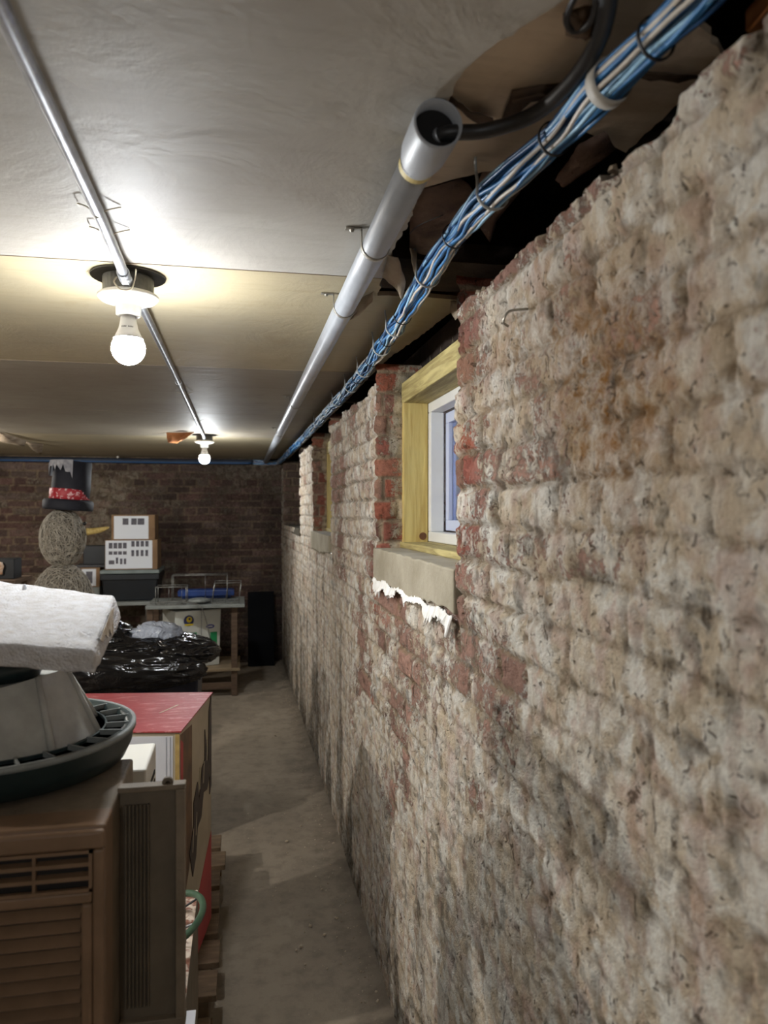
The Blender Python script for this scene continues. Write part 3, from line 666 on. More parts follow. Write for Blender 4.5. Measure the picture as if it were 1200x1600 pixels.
for c in range(NC):
    ring_ = 0 if c < 3 else (1 if c < 13 else 2); kk = c-(0, 3, 13)[ring_]; nn = (3, 10, 21)[ring_]
    base = 2*PI*kk/nn+ring_; rad = (.0035, .0105, .0178)[ring_]
    pts = []; rnd = random.Random(c)
    for i, p in enumerate(ctr):
        s_ = arc[i]; dt = min(abs(tie_s-s_)); sq = .80+.26*min(1, dt/.09) + .10*mn.noise(Vector((s_*5, c*7.3, 0)))
        th = base + s_*.9 + 1.3*mn.noise(Vector((s_*2.6, c*3.1, 1))) + .5*mn.noise(Vector((s_*11, c*2.1, 4)))
        t = (ctr[min(i+1, len(ctr)-1)]-ctr[max(i-1, 0)]).normalized(); u = t.cross(Vector((0, 0, 1))).normalized(); w = u.cross(t)
        r = rad*sq*(1+.2*mn.noise(Vector((s_*7, c*5.7, 2))))
        pts.append(p+u*math.cos(th)*r+w*math.sin(th)*r*1.0)
    if c % 2: pts = [p for i, p in enumerate(pts)]
    mt = m_blue
    if c in (8, 17, 18, 23, 30): mt = m_wc
    elif c % 3 == 2: mt = m_lb
    elif c % 4 == 1: mt = m_blue2
    lb = {m_wc: 'pale grey cable', m_lb: 'light blue cable', m_blue2: 'dark blue cable', m_blue: None}[mt]
    MB().tube(pts, .0029, 6).build('cable', mt, cb, smooth=True, fixn=False, label=lb)
def loop_at(i, r, hw, mt, name, parent, zs=1.):
    p = ctr[i]; t = (ctr[i+1]-ctr[i-1]).normalized(); u = t.cross(Vector((0, 0, 1))).normalized(); w = u.cross(t)
    pts = [p+u*math.cos(a_)*r+w*math.sin(a_)*r*zs for a_ in np.linspace(0, 2*PI, 28, endpoint=False)]
    m = MB(); vs = []
    for q in pts: vs += [q-t*hw, q+t*hw]
    n = len(pts); m.add(vs, [(2*k, 2*k+1, (2*k+3) % (2*n), (2*k+2) % (2*n)) for k in range(n)])
    o = m.build(name, mt, parent, smooth=True, fixn=False); md = o.modifiers.new('s', 'SOLIDIFY'); md.thickness = .0016; md.offset = 1
    return o
for k, i in enumerate(tie_i): loop_at(i, .0200, .0019, m_tie, 'cable_tie', cb)
m_tape = mat('grey_tape', (178, 174, 166), None, 5, .5)
i0 = min(range(len(ctr)), key=lambda i: abs(ctr[i].y-.735)); loop_at(i0, .0225, .0085, m_tape, 'tape_wrap', cb).__setitem__('label', 'grey tape wrap')
RN = ['first from the top of the photo', 'second from the top of the photo', 'third along', 'over the near window', 'just past the near window', 'midway along the ceiling edge', 'nearer the far window', 'over the far window']
for k, (yy) in enumerate((1.02, 1.40, 1.80, 2.02, 2.36, 2.66, 3.02, 3.75)):
    i = min(range(len(ctr)), key=lambda i: abs(ctr[i].y-yy)+(9 if ctr[i].x < .3 else 0))
    p = ctr[i]; r = .0238
    pts = [Vector((p.x-r-.004, p.y-.004, CEIL+.001 if yy > 1.5 else CEIL+.010)), Vector((p.x-r-.003, p.y-.002, CEIL-.008)), Vector((p.x-r, p.y, CEIL-.020))]
    pts += [p+Vector((r*math.cos(a_), 0, r*math.sin(a_))) for a_ in np.linspace(PI*1.02, PI*2.02, 12)] + [p+Vector((r*.95, .002, .012)), p+Vector((r*.75, .004, .020))]
    MB().tube(smooth_path(pts, 3), .0022, 8).build('cable_hook', m_ringm, smooth=True, label='pale plastic J hook carrying the cable bundle, '+RN[k], cat='hook', group='hooks carrying the blue cable bundle')
# black hose leaving the open conduit
m_blk = mat('black_hose', (26, 24, 24), (18, 17, 17), 30, .45, bump=.0005)
hp = smooth_path([(.235, .955, zc0), (.238, .90, zc0-.004), PZ(700, 208, 1.868), PZ(760, 204, 1.872), PZ(835, 178, 1.878), PZ(900, 120, 1.882), PZ(940, 50, 1.886), PZ(955, -40, 1.888), PZ(970, -200, 1.89)], 10)
hose = MB().tube(hp, .0092, 14).build('black_hose', m_blk, smooth=True, label='thick black sheathed cable curving out of the open conduit end', cat='cable')
MB().tube(hp[8:17], [.0100]*9, 14).build('metal_collar', m_emt, hose, smooth=True)
e3 = smooth_path([PZ(905, -20, 1.895), PZ(885, 30, 1.893), PZ(900, 50, 1.89), PZ(925, 30, 1.89), PZ(935, -20, 1.89)], 6)
MB().tube(e3, .0035, 8).build('loose_wire', m_blk, smooth=True, label='small loop of black wire in the hole at the top', cat='wire')
e3 = smooth_path([PZ(640, 365, 1.91), PZ(655, 352, 1.90), PZ(692, 336, 1.90)], 5)
MB().tube(e3, .0009, 6).build('loose_wire', m_blk, smooth=True, label='thin straight black wire behind the thick conduit', cat='wire')

# ------------------------------------------------------------ window air conditioner in front
m_ac = mat('brown_beige_plastic', (122, 96, 73), (110, 86, 64), 20, .5)
m_acs = mat('beige_case', (126, 112, 94), (100, 88, 72), 16, .6, bump=.0012)
m_acd = mat('dark_louvre_gap', (26, 20, 16), None, 5, .8)
m_acc = mat('accordion_plastic', (104, 92, 76), (88, 78, 64), 16, .55)
AX1 = -.169; AX0 = -.640; AY = .985; AZ1 = 1.0; AZ0 = .625
ac = empty('air_conditioner', (-.40, 1.08, AZ0), 'brown beige window air conditioner with louvred front, bottom left', 'air conditioner')
m = MB(); # front bezel: frame around grille and slatted intake
zg1, zg0 = .974, .922
m.box(AX0, AX1, AY+.012, AY+.07, AZ0, AZ1)
m.box(AX0, AX1-.0, AY, AY+.012, zg1, AZ1-.003).box(AX1-.014, AX1, AY, AY+.012, AZ0, zg1).box(AX0, AX0+.02, AY, AY+.012, AZ0, zg1).box(AX0+.02, AX1-.014, AY, AY+.012, .906, zg0)
m.box(AX1-.028, AX1-.014, AY, AY+.012, AZ0, .906)
fp = m.build('front_panel', m_ac, ac, bevel=.004, seg=3)
m = MB()
z = .902
while z > AZ0+.01:
    m.add([(AX0+.02, AY+.012, z), (AX1-.028, AY+.012, z), (AX1-.028, AY-.002, z-.0105), (AX0+.02, AY-.002, z-.0105), (AX1-.028, AY+.004, z-.0145), (AX0+.02, AY+.004, z-.0145)], [(0, 1, 2, 3), (3, 2, 4, 5)]); z -= .0178
m.build('intake_slats', m_ac, ac, fixn=False)
MB().box(AX0+.02, AX1-.028, AY+.0105, AY+.0125, AZ0, .905).build('intake_back', m_acd, ac)
m = MB(); m.box(AX0+.02, AX1-.014, AY+.0105, AY+.0123, zg0, zg1); m.build('vent_back', m_acd, ac)
m = MB(); m.box(AX0+.02, AX1-.014, AY-.001, AY+.005, zg1-.004, zg1).box(AX0+.02, AX1-.014, AY-.001, AY+.005, zg0, zg0+.004).box(AX1-.018, AX1-.014, AY-.001, AY+.005, zg0, zg1)
for k in range(1, 3):
    z = zg0+(zg1-zg0)*k/3; m.hexa([(AX0+.02, AY, z-.003), (AX1-.016, AY, z-.003), (AX1-.016, AY+.012, z-.001), (AX0+.02, AY+.012, z-.001)], [(AX0+.02, AY, z+.002), (AX1-.016, AY, z+.002), (AX1-.016, AY+.012, z+.004), (AX0+.02, AY+.012, z+.004)])
for x in (-.252, -.33, -.41, -.49, -.57): m.box(x-.002, x+.002, AY+.001, AY+.008, zg0, zg1)
m.build('vent_louvre', m_ac, ac)
MB().box(AX0+.006, AX1-.003, AY+.07, 1.27, AZ0+.008, AZ1-.004).build('case', m_acs, ac, bevel=.004)
# accordion side panel
m = MB(); x0, x1, yp = AX1-.002, -.080, 1.125
m.box(x0, x1, yp, yp+.008, .662, 1.0-.004)
for k in range(7): 
    x = x0+.008+k*.0052; m.hexa([(x, yp-.006, .680), (x+.0018, yp-.006, .680), (x+.0034, yp+.001, .680), (x-.0016, yp+.001, .680)], [(x, yp-.006, .975), (x+.0018, yp-.006, .975), (x+.0034, yp+.001, .975), (x-.0016, yp+.001, .975)])
m.build('side_panel', m_acc, ac, bevel=.0008)
m = MB(); m.box(x0-.002, x1+.002, yp-.010, yp+.010, .995, 1.003).box(x1-.012, x1+.001, yp-.014, yp+.010, .665, .996).box(x0, x1+.002, yp-.012, yp+.010, .652, .664)
m.build('panel_frame', m_acs, ac, bevel=.0015)
m = MB(); m.lathe([(.0035, -.003), (.008, -.003), (.008, .003), (.0035, .003), (.0035, -.003)], (x1-.024, yp-.002, 1.004), 20, ax=Matrix.Rotation(PI/2, 3, 'X')); m.build('screw_eye', m_acc, ac)
MB().box(AX0, x1-.015, AY+.03, 1.38, .625, .640).build('base_plate', m_acs, ac, bevel=.003)

# dark case that carries it, and things between
m_darkcase = mat('dark_grey_case', (62, 62, 66), (50, 50, 54), 20, .5)
m_pal = mat('pallet_wood', (120, 100, 78), (84, 70, 54), 10, .85, bump=.004, bscale=50, stretch=(1, 4, 1))
def pallet(x1, y0, y1, lab, w=.95):
    e = empty('wooden_pallet', (x1-w/2, (y0+y1)/2, 0), lab, 'pallet', None)
    n = 7; st = (y1-y0)/n; rnd = random.Random(int(y0*10))
    for k in range(n):
        j = rnd.uniform(-.014, .014); MB().box(x1-w+j, x1+j, y0+k*st+.012, y0+(k+1)*st-.02, .112, .130).build('deck_board', m_pal, e, bevel=.002)
    for x in (x1-w+.03, x1-w/2-.02, x1-.055): MB().box(x, x+.04, y0+.01, y1-.01, .020, .112).build('stringer', m_pal, e, bevel=.002)
    for k in range(3):
        yy = y0+k*(y1-y0-.1)/2; MB().box(x1-w, x1+rnd.uniform(-.01, .01), yy, yy+.09, .003, .020).build('bottom_board', m_pal, e, bevel=.002)
pallet(-.066, 1.98, 3.00, 'weathered wooden pallet under the red topped box')
pallet(-.084, .96, 1.93, 'weathered wooden pallet under the dark case near the bottom edge')
cs = MB().box(-.66, -.104, .99, 1.395, .131, .625).build('storage_case', m_darkcase, bevel=.008, label='dark grey storage case under the air conditioner', cat='case')
m = MB()
for zz, h in ((.585, .012), (.545, .008), (.50, .010), (.46, .008)): m.box(-.1045, -.1015, 1.36, 1.375, zz, zz+h)
m.build('latch', m_porc, cs)
m_paper = mat('white_sheet', (226, 228, 236), None, 5, .6)
MB().hexa([(-.135, 1.30, .60), (-.103, 1.30, .59), (-.100, 1.415, .40), (-.103, 1.415, .40)] if False else [(-.150, 1.398, .455), (-.100, 1.398, .455), (-.100, 1.403, .455), (-.150, 1.403, .455)], [(-.150, 1.398, .70), (-.104, 1.398, .68), (-.104, 1.403, .68), (-.150, 1.403, .70)]).build('foam_sheet', m_paper, label='white sheet standing between the dark case and the speckled box', cat='sheet')
# speckled box
t = NT('speckled_print'); v = t.obj(); nn = t.noise(v, 45, 4, .6, .8)
t.l(t.mix(t.ramp(nn, .48, .6), lin((210, 196, 182)), lin((134, 92, 78))), t.b.inputs['Base Color']); m_speck = t.m
m_grey_side = mat('grey_carton', (122, 112, 98), (104, 96, 84), 12, .8)
m = MB(); m.box(-.56, -.104, 1.42, 1.925, .131, .445); sb = m.build('speckled_box', [m_grey_side, m_speck], bevel=.002, label='box with red and cream speckled top and grey sides', cat='box')
for p in sb.data.polygons:
    if p.normal.z > .5: p.material_index = 1
# hose loop
hc = Vector((-.160, 1.715, .456)); m = MB(); m_green = mat('green_hose', (64, 92, 70), (48, 72, 56), 30, .35)
pts = [hc+Vector((.078*math.cos(a_), .110*math.sin(a_), .006+.045*(1+math.cos(a_))*.5)) for a_ in np.linspace(0, 2*PI, 48, endpoint=False)]
hg = MB().tube(pts, .0078, 12, closed=True).build('hose_loop', m_green, smooth=True, label='loop of green plastic hose lying on the speckled box', cat='hose')
MB().tube([pts[44], hc+Vector((.0, -.02, .012))], .003, 8).build('wire_spoke', m_emt, hg, smooth=True)
MB().tube([pts[4], hc+Vector((.0, .05, .012))], .0025, 8).build('wire_spoke', m_darkcase, hg, smooth=True)
# slim white topped carton
m = MB(); m.box(-.103, -.083, 1.22, 1.47, .131, .44, rz=.0); sc_ = m.build('slim_carton', [mat('dull_grey_card', (126, 120, 110), (110, 104, 94), 9, .7), m_paper], bevel=.0015, label='slim grey carton with white top edge beside the dark case', cat='carton')
for p in sc_.data.polygons:
    if p.normal.z > .5: p.material_index = 1
# white appliance behind the round tray
wa = empty('white_appliance', (-.33, 1.5, .446), 'white boxy appliance with side vent behind the round green tray', 'appliance')
MB().box(-.50, -.170, 1.425, 1.585, .446, .925).build('body', mat('cream_white_case', (214, 212, 204), None, 5, .45), wa, bevel=.004)
m = MB()
for k in range(5): m.box(-.1702, -.1685, 1.455, 1.555, .80+k*.018, .808+k*.018)
m.build('vent', m_acd, wa)

# ------------------------------------------------------------ red topped box
m_redt = NT('scuffed_red_top')
def _red():
    t = m_redt; v = t.obj(); n1 = t.noise(t.obj((1.5, 6, 1)), 9, 6, .7, .6); n2 = t.noise(v, 60, 4, .7); n3 = t.noise(v, 5, 4, .6)
    c = t.mix(t.ramp(n3, .35, .7), lin((158, 52, 56)), lin((140, 42, 46)))
    c = t.mix(t.ramp(n1, .53, .70, 0, .8), c, lin((205, 150, 146))); c = t.mix(t.ramp(n2, .66, .74, 0, .5), c, lin((214, 190, 180)))
    t.l(c, t.b.inputs['Base Color']); t.b.inputs['Roughness'].default_value = .45; t.bump(n1, .002); return t.m
m_redt = _red()
m_wf = mat('white_front_panel', (206, 208, 214), (194, 196, 204), 6, .5)
m_card = mat('tan_side', (186, 176, 156), (172, 162, 142), 8, .7)
m_redp = mat('dull_red_print', (188, 78, 80), (170, 68, 70), 8, .6)
m_dkp = mat('dark_brown_print', (84, 62, 46), (122, 90, 58), 14, .5)
m_blkp = mat('charcoal_print', (48, 40, 38), (66, 52, 48), 30, .5)
m_gold = mat('gold_print', (176, 150, 92), (150, 126, 74), 40, .5)
m_edge = mat('frayed_card_edge', (206, 196, 178), (170, 152, 128), 50, .8)
m_greyp = mat('grey_line_print', (130, 132, 138), None, 5, .6)
fr_ = Vector((-.152, 1.971, 0)); bk_ = Vector((-.088, 2.372, 0)); ax_ = (bk_-fr_); Ld = ax_.length; ax_.normalize(); lx = Vector((-ax_.y, ax_.x, 0))  # lx points left
Wb = .50; z0b, z1b = .131, .834
A_ = fr_; B_ = bk_; C_ = bk_+lx*Wb; D_ = fr_+lx*Wb
def atz(p, z): return Vector((p.x, p.y, z))
rb = empty('carton', atz((A_+C_)/2, z0b), 'large carton with scuffed red top and white front on a pallet', 'box')
MB().hexa([atz(p, z0b) for p in (A_, B_, C_, D_)], [atz(p, z1b-.002) for p in (A_, B_, C_, D_)]).build('carton_body', m_card, rb, bevel=.003)
o_ = .004
MB().hexa([atz(p, z1b-.002) for p in (A_-ax_*o_-lx*o_, B_+ax_*o_-lx*o_, C_, D_)], [atz(p, z1b+.002) for p in (A_-ax_*o_-lx*o_, B_+ax_*o_-lx*o_, C_, D_)]).build('red_top', m_redt, rb, bevel=.001)
def face(s0, s1, t0, t1, off, which='side'):
    "thin printed patch on the side (s along depth) or front (s to the left)"
    if which == 'side': o, d, n = A_, ax_, -lx
    else: o, d, n = A_, lx, -ax_
    return o, d, n
def patch(name, pts, mt, which='side', off=.0006, par=None, lab=None):
    o, d, n = face(0, 0, 0, 0, 0, which)
    m = MB(); m.prism([atz(o+d*s+n*off*.2, z0b+t) for s, t in pts], n*off); return m.build(name, mt, par or rb, label=lab)
H = z1b-z0b
patch('front_print', [(.018, .02), (Wb-.02, .02), (Wb-.02, H-.012), (.018, H-.012)], m_wf, 'front', .0012, lab='white printed front panel')
for s in (.024, .034): patch('front_line', [(s, .02), (s+.0015, .02), (s+.0015, H-.014), (s, H-.014)], m_greyp, 'front', .0020)
patch('gold_strip', [(.001, .02), (.012, .02), (.012, H-.006), (.001, H-.006)], m_gold, 'front', .0014, lab='gold strip at the corner')
patch('dark_print', [(0.002, .20), (.10, .30), (.135, .36), (.135, H-.02), (.002, H-.01)], m_dkp, off=.0006, lab='dark brown photograph print')
patch('red_label', [(.004, .53), (.028, .56), (.030, .665), (.004, .68)], m_redp, off=.0012, lab='red label')
patch('red_print', [(.002, .0), (.395, .0), (.395, .27), (.13, .12), (.002, .10)] if False else [(.002, .005), (.400, .005), (.400, .275), (.20, .165), (.06, .06), (.002, .03)], m_redp, off=.0009, lab='red diagonal print')
lay = .0018
patch('charcoal_lettering', [(.10, .34), (.15, .40), (.15, .46), (.20, .50), (.22, .44), (.26, .52), (.30, .53), (.30, .62), (.35, .50), (.36, .66), (.395, .70), (.395, .42), (.37, .40), (.37, .46), (.33, .43), (.28, .44), (.25, .38), (.20, .37), (.18, .30), (.14, .26), (.12, .30)], m_blkp, off=.0022, lab='charcoal lettering block')
for k, (s, tt) in enumerate(((.13, .33), (.17, .36), (.22, .47), (.27, .47), (.32, .52))): patch('lettering_highlight', [(s, tt), (s+.008, tt), (s+.018, tt+.06), (s+.012, tt+.06)], m_card, off=.0028)
q0 = atz(A_+lx*.10+ax_*.17, z1b+.0022); MB().prism([q0, q0+Vector((.004, -.002, 0)), q0+Vector((.050, .082, 0)), q0+Vector((.044, .084, 0))], (0, 0, .0004)).build('scratch', m_edge, rb)
# ------------------------------------------------------------ round tray with grey cone
m_dg = mat('dark_green_plastic', (34, 48, 48), (26, 38, 38), 16, .4)
m_rimp = mat('grey_rim', (128, 132, 130), (110, 114, 112), 20, .45)
m_gc = mat('dusty_grey_cone', (172, 170, 162), (152, 150, 142), 22, .7, bump=.0005)
tc = P(-2, 1150, 1.17); tc.z = AZ1
tr = empty('tree_stand', tc, 'round dark green stand with grey faceted cone on the air conditioner', 'stand')
MB().lathe([(0, .002), (.172, .002), (.190, .005), (.200, .026), (.204, .052), (.205, .054), (.199, .056), (.190, .054), (.184, .034), (0, .030)], tc, 72).build('tray', m_dg, tr, smooth=True)
MB().lathe([(.2065, .048), (.2065, .056), (.201, .057), (.201, .048), (.2065, .048)], tc, 72).build('rim', m_rimp, tr, smooth=True)
MB().lathe([(.158, .034), (.158, .053), (.161, .053), (.161, .034), (.158, .034)], tc, 60).build('inner_ring', m_dg, tr)
for k in range(26):
    th = 2*PI*k/26+.05; u = Vector((math.cos(th), math.sin(th), 0)); w = Vector((-u.y, u.x, 0))
    b_ = [tc+u*.160-w*.0016+Vector((0, 0, .036)), tc+u*.196-w*.0016+Vector((0, 0, .036)), tc+u*.196+w*.0016+Vector((0, 0, .036)), tc+u*.160+w*.0016+Vector((0, 0, .036))]
    MB().hexa(b_, [p+Vector((0, 0, .020)) for p in b_]).build('rib', m_rimp, tr)
# faceted cone with open notched top
m = MB(); nf = 9; bot = []; topv = []
for k in range(nf):
    th = 2*PI*k/nf-.12; bot.append(tc+Vector((.158*math.cos(th), .158*math.sin(th), .040))); topv.append(tc+Vector((.095*math.cos(th)+.010, .095*math.sin(th), .150-.012*(k % 2))))
for k in range(nf):
    j = (k+1) % nf; m.add([bot[k], bot[j], topv[j], topv[k]], [(0, 1, 2, 3)])
m.add(topv, [tuple(range(nf))])
m.build('cone', m_gc, tr, bevel=.004, seg=3)
for k in range(nf):
    m = MB(); m.tube([bot[k]+Vector((0, 0, 0)), topv[k]], [.006, .004], 8); m.build('cone_rib', m_gc, tr, smooth=True)
MB().lathe([(.0, .14), (.070, .14), (.078, .165), (.070, .168), (0, .168)], tc+Vector((-.01, 0, 0)), 40).build('collar', m_dg, tr, smooth=True)
# ------------------------------------------------------------ styrofoam block
m_sty = NT('styrofoam')
def _sty():
    t = m_sty; v = t.obj(); vo = t.n('ShaderNodeTexVoronoi', Vector=v, Scale=260.).outputs['Distance']; n = t.noise(v, 60, 4, .6)
    c = t.mix(t.ramp(n, .35, .7), lin((204, 204, 207)), lin((184, 180, 177))); c = t.mix(t.ramp(t.noise(v, 9, 4, .6), .64, .74, 0, .4), c, lin((186, 170, 146)))
    t.l(c, t.b.inputs['Base Color']); t.b.inputs['Roughness'].default_value = .8; t.bump(t.math('ADD', t.math('MULTIPLY', vo, -.6), n), .0035)
    t.b.inputs['Subsurface Weight'].default_value = .0; return t.m
m_sty = _sty()
def styro():
    Cc = P(147, 1016, .95); B = P(180, 930, 1.24); Ee = P(149, 1054, .965); Ff = P(191, 968, 1.245)
    left = Vector((-.42, -.09, .010))
    # left direction follows the upper edge in the photo
    Dt = P(-120, 997, .93); At = P(-120, 893, 1.27); Db = P(-120, 1034, .945); Ab = P(-120, 930, 1.275)
    bm = bmesh.new(); c = [Db, Ee, Ff, Ab, Dt, Cc, B, At]; vs = [bm.verts.new(p) for p in c]
    for f in [(3, 2, 1, 0), (4, 5, 6, 7), (0, 1, 5, 4), (1, 2, 6, 5), (2, 3, 7, 6), (3, 0, 4, 7)]: bm.faces.new([vs[i] for i in f])
    bmesh.ops.bevel(bm, geom=bm.edges[:], offset=.006, segments=3, affect='EDGES', profile=.6)
    bmesh.ops.subdivide_edges(bm, edges=bm.edges[:], cuts=14, use_grid_fill=True); bm.normal_update()
    for v in bm.verts:
        n_ = mn.noise(v.co*60)*.0022+mn.noise(v.co*170)*.0012; 
        pit = mn.noise(v.co*22+Vector((3, 1, 7))); d = (v.co-B).length
        n_ -= .006*max(0, pit-.35) * 2
        v.co += v.normal*n_
    me = bpy.data.meshes.new('foam_block'); bm.to_mesh(me); bm.free(); me.materials.append(m_sty)
    me.polygons.foreach_set('use_smooth', [True]*len(me.polygons))
    o = bpy.data.objects.new('foam_block', me); COL.objects.link(o); ORG[o] = Vector((0, 0, 0))
    tag(o, 'white styrofoam block with chipped dirty end on the grey cone', 'foam block')
    k = MB(); q = P(38, 918, 1.22); k.lathe([(0, -.01), (.003, -.01), (.004, .0), (.0025, .005), (0, .006)], q, 10); k.build('nub', m_paper, o, smooth=True)
    # scuffed brown chip on the end face
    m = MB(); pts = []
    n_ = (B-Cc).cross(Ee-Cc).normalized()
    if n_.dot(Vector((0, 0, EYE))-Cc+Vector((1, 0, 0))) < 0: n_ = -n_
    for u_, w_ in ((.18, .10), (.3, .02), (.5, .06), (.66, .02), (.8, .14), (.7, .3), (.62, .7), (.55, .82), (.5, .4), (.42, .6), (.36, .3), (.25, .35)):
        pts.append(Cc.lerp(B, u_).lerp(Ee.lerp(Ff, u_), w_)+n_*.0018)
    m.prism(pts, n_*.0006); m.build('scuff', mat('brown_scuff', (150, 130, 104), (196, 184, 164), 60, .9, bump=.002), o)
styro()

# ------------------------------------------------------------ totes, black bag, film
m_navy = mat('navy_tote', (30, 38, 60), (24, 30, 48), 10, .4)
def tote(x0, x1, y0, y1, z0, z1, mt, lab, lid=None, name='storage_tote', rz=0):
    e = empty(name, ((x0+x1)/2, (y0+y1)/2, z0), lab, 'tote'); t_ = .018
    cx, cy = (x0+x1)/2, (y0+y1)/2
    zl = z1-.03 if lid else z1
    def R(x, y, z):
        c, s = math.cos(rz), math.sin(rz); return (cx+(x-cx)*c-(y-cy)*s, cy+(x-cx)*s+(y-cy)*c, z)
    MB().hexa([R(x0+t_, y0+t_, z0), R(x1-t_, y0+t_, z0), R(x1-t_, y1-t_, z0), R(x0+t_, y1-t_, z0)], [R(x0, y0, zl), R(x1, y0, zl), R(x1, y1, zl), R(x0, y1, zl)]).build('tub', mt, e, bevel=.012, seg=3)
    m = MB(); 
    for a_, b_ in ((x0-.008, x0+.004), (x1-.004, x1+.008)): m.hexa([R(a_, y0-.008, zl-.05), R(b_, y0-.008, zl-.05), R(b_, y1+.008, zl-.05), R(a_, y1+.008, zl-.05)], [R(a_, y0-.008, zl-.005), R(b_, y0-.008, zl-.005), R(b_, y1+.008, zl-.005), R(a_, y1+.008, zl-.005)])
    m.hexa([R(x0, y0-.008, zl-.05), R(x1, y0-.008, zl-.05), R(x1, y0+.004, zl-.05), R(x0, y0+.004, zl-.05)], [R(x0, y0-.008, zl-.005), R(x1, y0-.008, zl-.005), R(x1, y0+.004, zl-.005), R(x0, y0+.004, zl-.005)])
    m.build('lip', mt, e, bevel=.004)
    if lid:
        m = MB(); m.hexa([R(x0-.012, y0-.012, zl), R(x1+.012, y0-.012, zl), R(x1+.012, y1+.012, zl), R(x0-.012, y1+.012, zl)], [R(x0-.008, y0-.008, z1), R(x1+.008, y0-.008, z1), R(x1+.008, y1+.008, z1), R(x0-.008, y1+.008, z1)]); m.build('lid', lid, e, bevel=.006)
    return e
tote(-.76, -.175, 3.20, 3.62, .0, .36, m_navy, 'lower navy plastic tote on the floor behind the red topped box', mat('navy_lid', (36, 44, 66), None, 5, .45))
tote(-.76, -.170, 3.20, 3.62, .362, .745, m_navy, 'upper navy plastic tote carrying the black bag')
m_bag = NT('black_bin_bag'); m_bag.b.inputs['Base Color'].default_value = (.006, .006, .007, 1); m_bag.b.inputs['Roughness'].default_value = .16
_v = m_bag.obj((1, 2.2, 1.6)); m_bag.bump(m_bag.noise(_v, 7, 3, .5, 1.5), .014); m_bag.b.inputs['Specular IOR Level'].default_value = .6; m_bag = m_bag.m
def blob(name, c, r, mt, amp, sc, parent=None, seg=72, rings=44, flat=None, ridge=True, **kw):
    m = MB(); vs = []; fs = []
    for i in range(rings+1):
        ph = PI*i/rings
        for k in range(seg):
            th = 2*PI*k/seg; d = Vector((math.sin(ph)*math.cos(th), math.sin(ph)*math.sin(th), math.cos(ph)))
            n_ = mn.noise(d*sc+Vector(c)); n2_ = mn.noise(d*sc*2.6+Vector(c)*3)
            if ridge: n_ = 1-2*abs(n_); n2_ = .6-1.2*abs(n2_)
            q = Vector((d.x*r[0], d.y*r[1], d.z*r[2]))*(1+amp*n_+amp*.45*n2_)
            if flat is not None and q.z < flat: q.z = flat+(q.z-flat)*.15
            vs.append(Vector(c)+q)
    for i in range(rings):
        for k in range(seg): fs.append((i*seg+k, i*seg+(k+1) % seg, (i+1)*seg+(k+1) % seg, (i+1)*seg+k))
    m.add(vs, fs); return m.build(name, mt, parent, smooth=True, **kw)
bag = blob('rubbish_bag', (-.47, 3.36, .800), (.33, .20, .075), m_bag, .12, 3.2, flat=-.054, seg=110, rings=70, label='shiny black plastic bag slumped over the navy tote', cat='bag')
bag2 = blob('bag_fold', (-.250, 3.28, .800), (.150, .11, .058), m_bag, .13, 3.4, parent=bag, seg=72, rings=44)
bag3 = blob('bag_fold', (-.50, 3.130, .750), (.33, .050, .075), m_bag, .12, 3.0, parent=bag, seg=90, rings=44)
bag4 = blob('bag_fold', (-.60, 3.36, .84), (.15, .14, .085), m_bag, .16, 3.0, parent=bag, seg=72, rings=44)
for k in range(11):
    x = -.44+k*.015; pts = smooth_path([(x, 3.30, .862), (x+.045, 3.26, .870-.001*k), (x+.095+.004*k, 3.215, .845-.003*k), (x+.125+.006*k, 3.19, .800)], 6)
    MB().tube([Vector(p)+Vector((0, 0, .004*mn.noise(Vector((k*3.1, i*.7, 0))))) for i, p in enumerate(pts)], [.002+.0065*math.sin(PI*i/(len(pts)-1)) for i in range(len(pts))], 8).build('pleat', m_bag, bag, smooth=True)
m_film = NT('clear_film'); m_film.b.inputs['Base Color'].default_value = (.72, .80, .95, 1); m_film.b.inputs['Roughness'].default_value = .07; m_film.b.inputs['Transmission Weight'].default_value = .45
m_film.bump(m_film.noise(m_film.obj(), 16, 3, .5, 1.), .03); m_film = m_film.m
q = P(240, 990, 3.06)
blob('plastic_film', (q.x+.0, q.y+.12, .882), (.080, .055, .034), m_film, .42, 4.5, seg=26, rings=18, label='crumpled clear bluish plastic film on top of the black bag', cat='film')

# ------------------------------------------------------------ back bench with white carton and wire racks
m_bwood = mat('bench_timber', (106, 86, 68), (84, 66, 52), 9, .75, bump=.002, stretch=(1, 1, 5))
m_gtop = mat('grey_bench_top', (138, 142, 138), (118, 122, 118), 8, .5)
bn = empty('work_bench', (-.32, 5.98, 0), 'low timber bench with grey top beside the back corner', 'bench')
MB().box(-.69, .035, 5.72, 6.25, .675, .700).build('bench_top', m_gtop, bn, bevel=.003)
for x in (-.685, -.065):
    for y in (5.755, 6.18): MB().box(x, x+.045, y, y+.045, 0, .674).build('leg', m_bwood, bn, bevel=.003)
MB().box(-.69, .0, 5.74, 6.24, .190, .210).build('lower_shelf', mat('shelf_ply', (150, 132, 104), (120, 104, 82), 6, .7), bn, bevel=.002)
MB().hexa([(-.60, 5.76, .05), (-.02, 5.76, .05), (-.02, 5.78, .05), (-.60, 5.78, .05)], [(-.60, 5.76, .10), (-.02, 5.76, .10), (-.02, 5.78, .10), (-.60, 5.78, .10)]).build('rail', m_bwood, bn, bevel=.002)
m_wbox = mat('white_produce_box', (214, 216, 208), (198, 200, 192), 6, .6)
wx, wy, rz = -.375, 5.99, math.radians(22)
wb = empty('produce_carton', (wx, wy, .211), 'white fruit carton with round yellow emblem and green blocks under the bench top', 'carton')
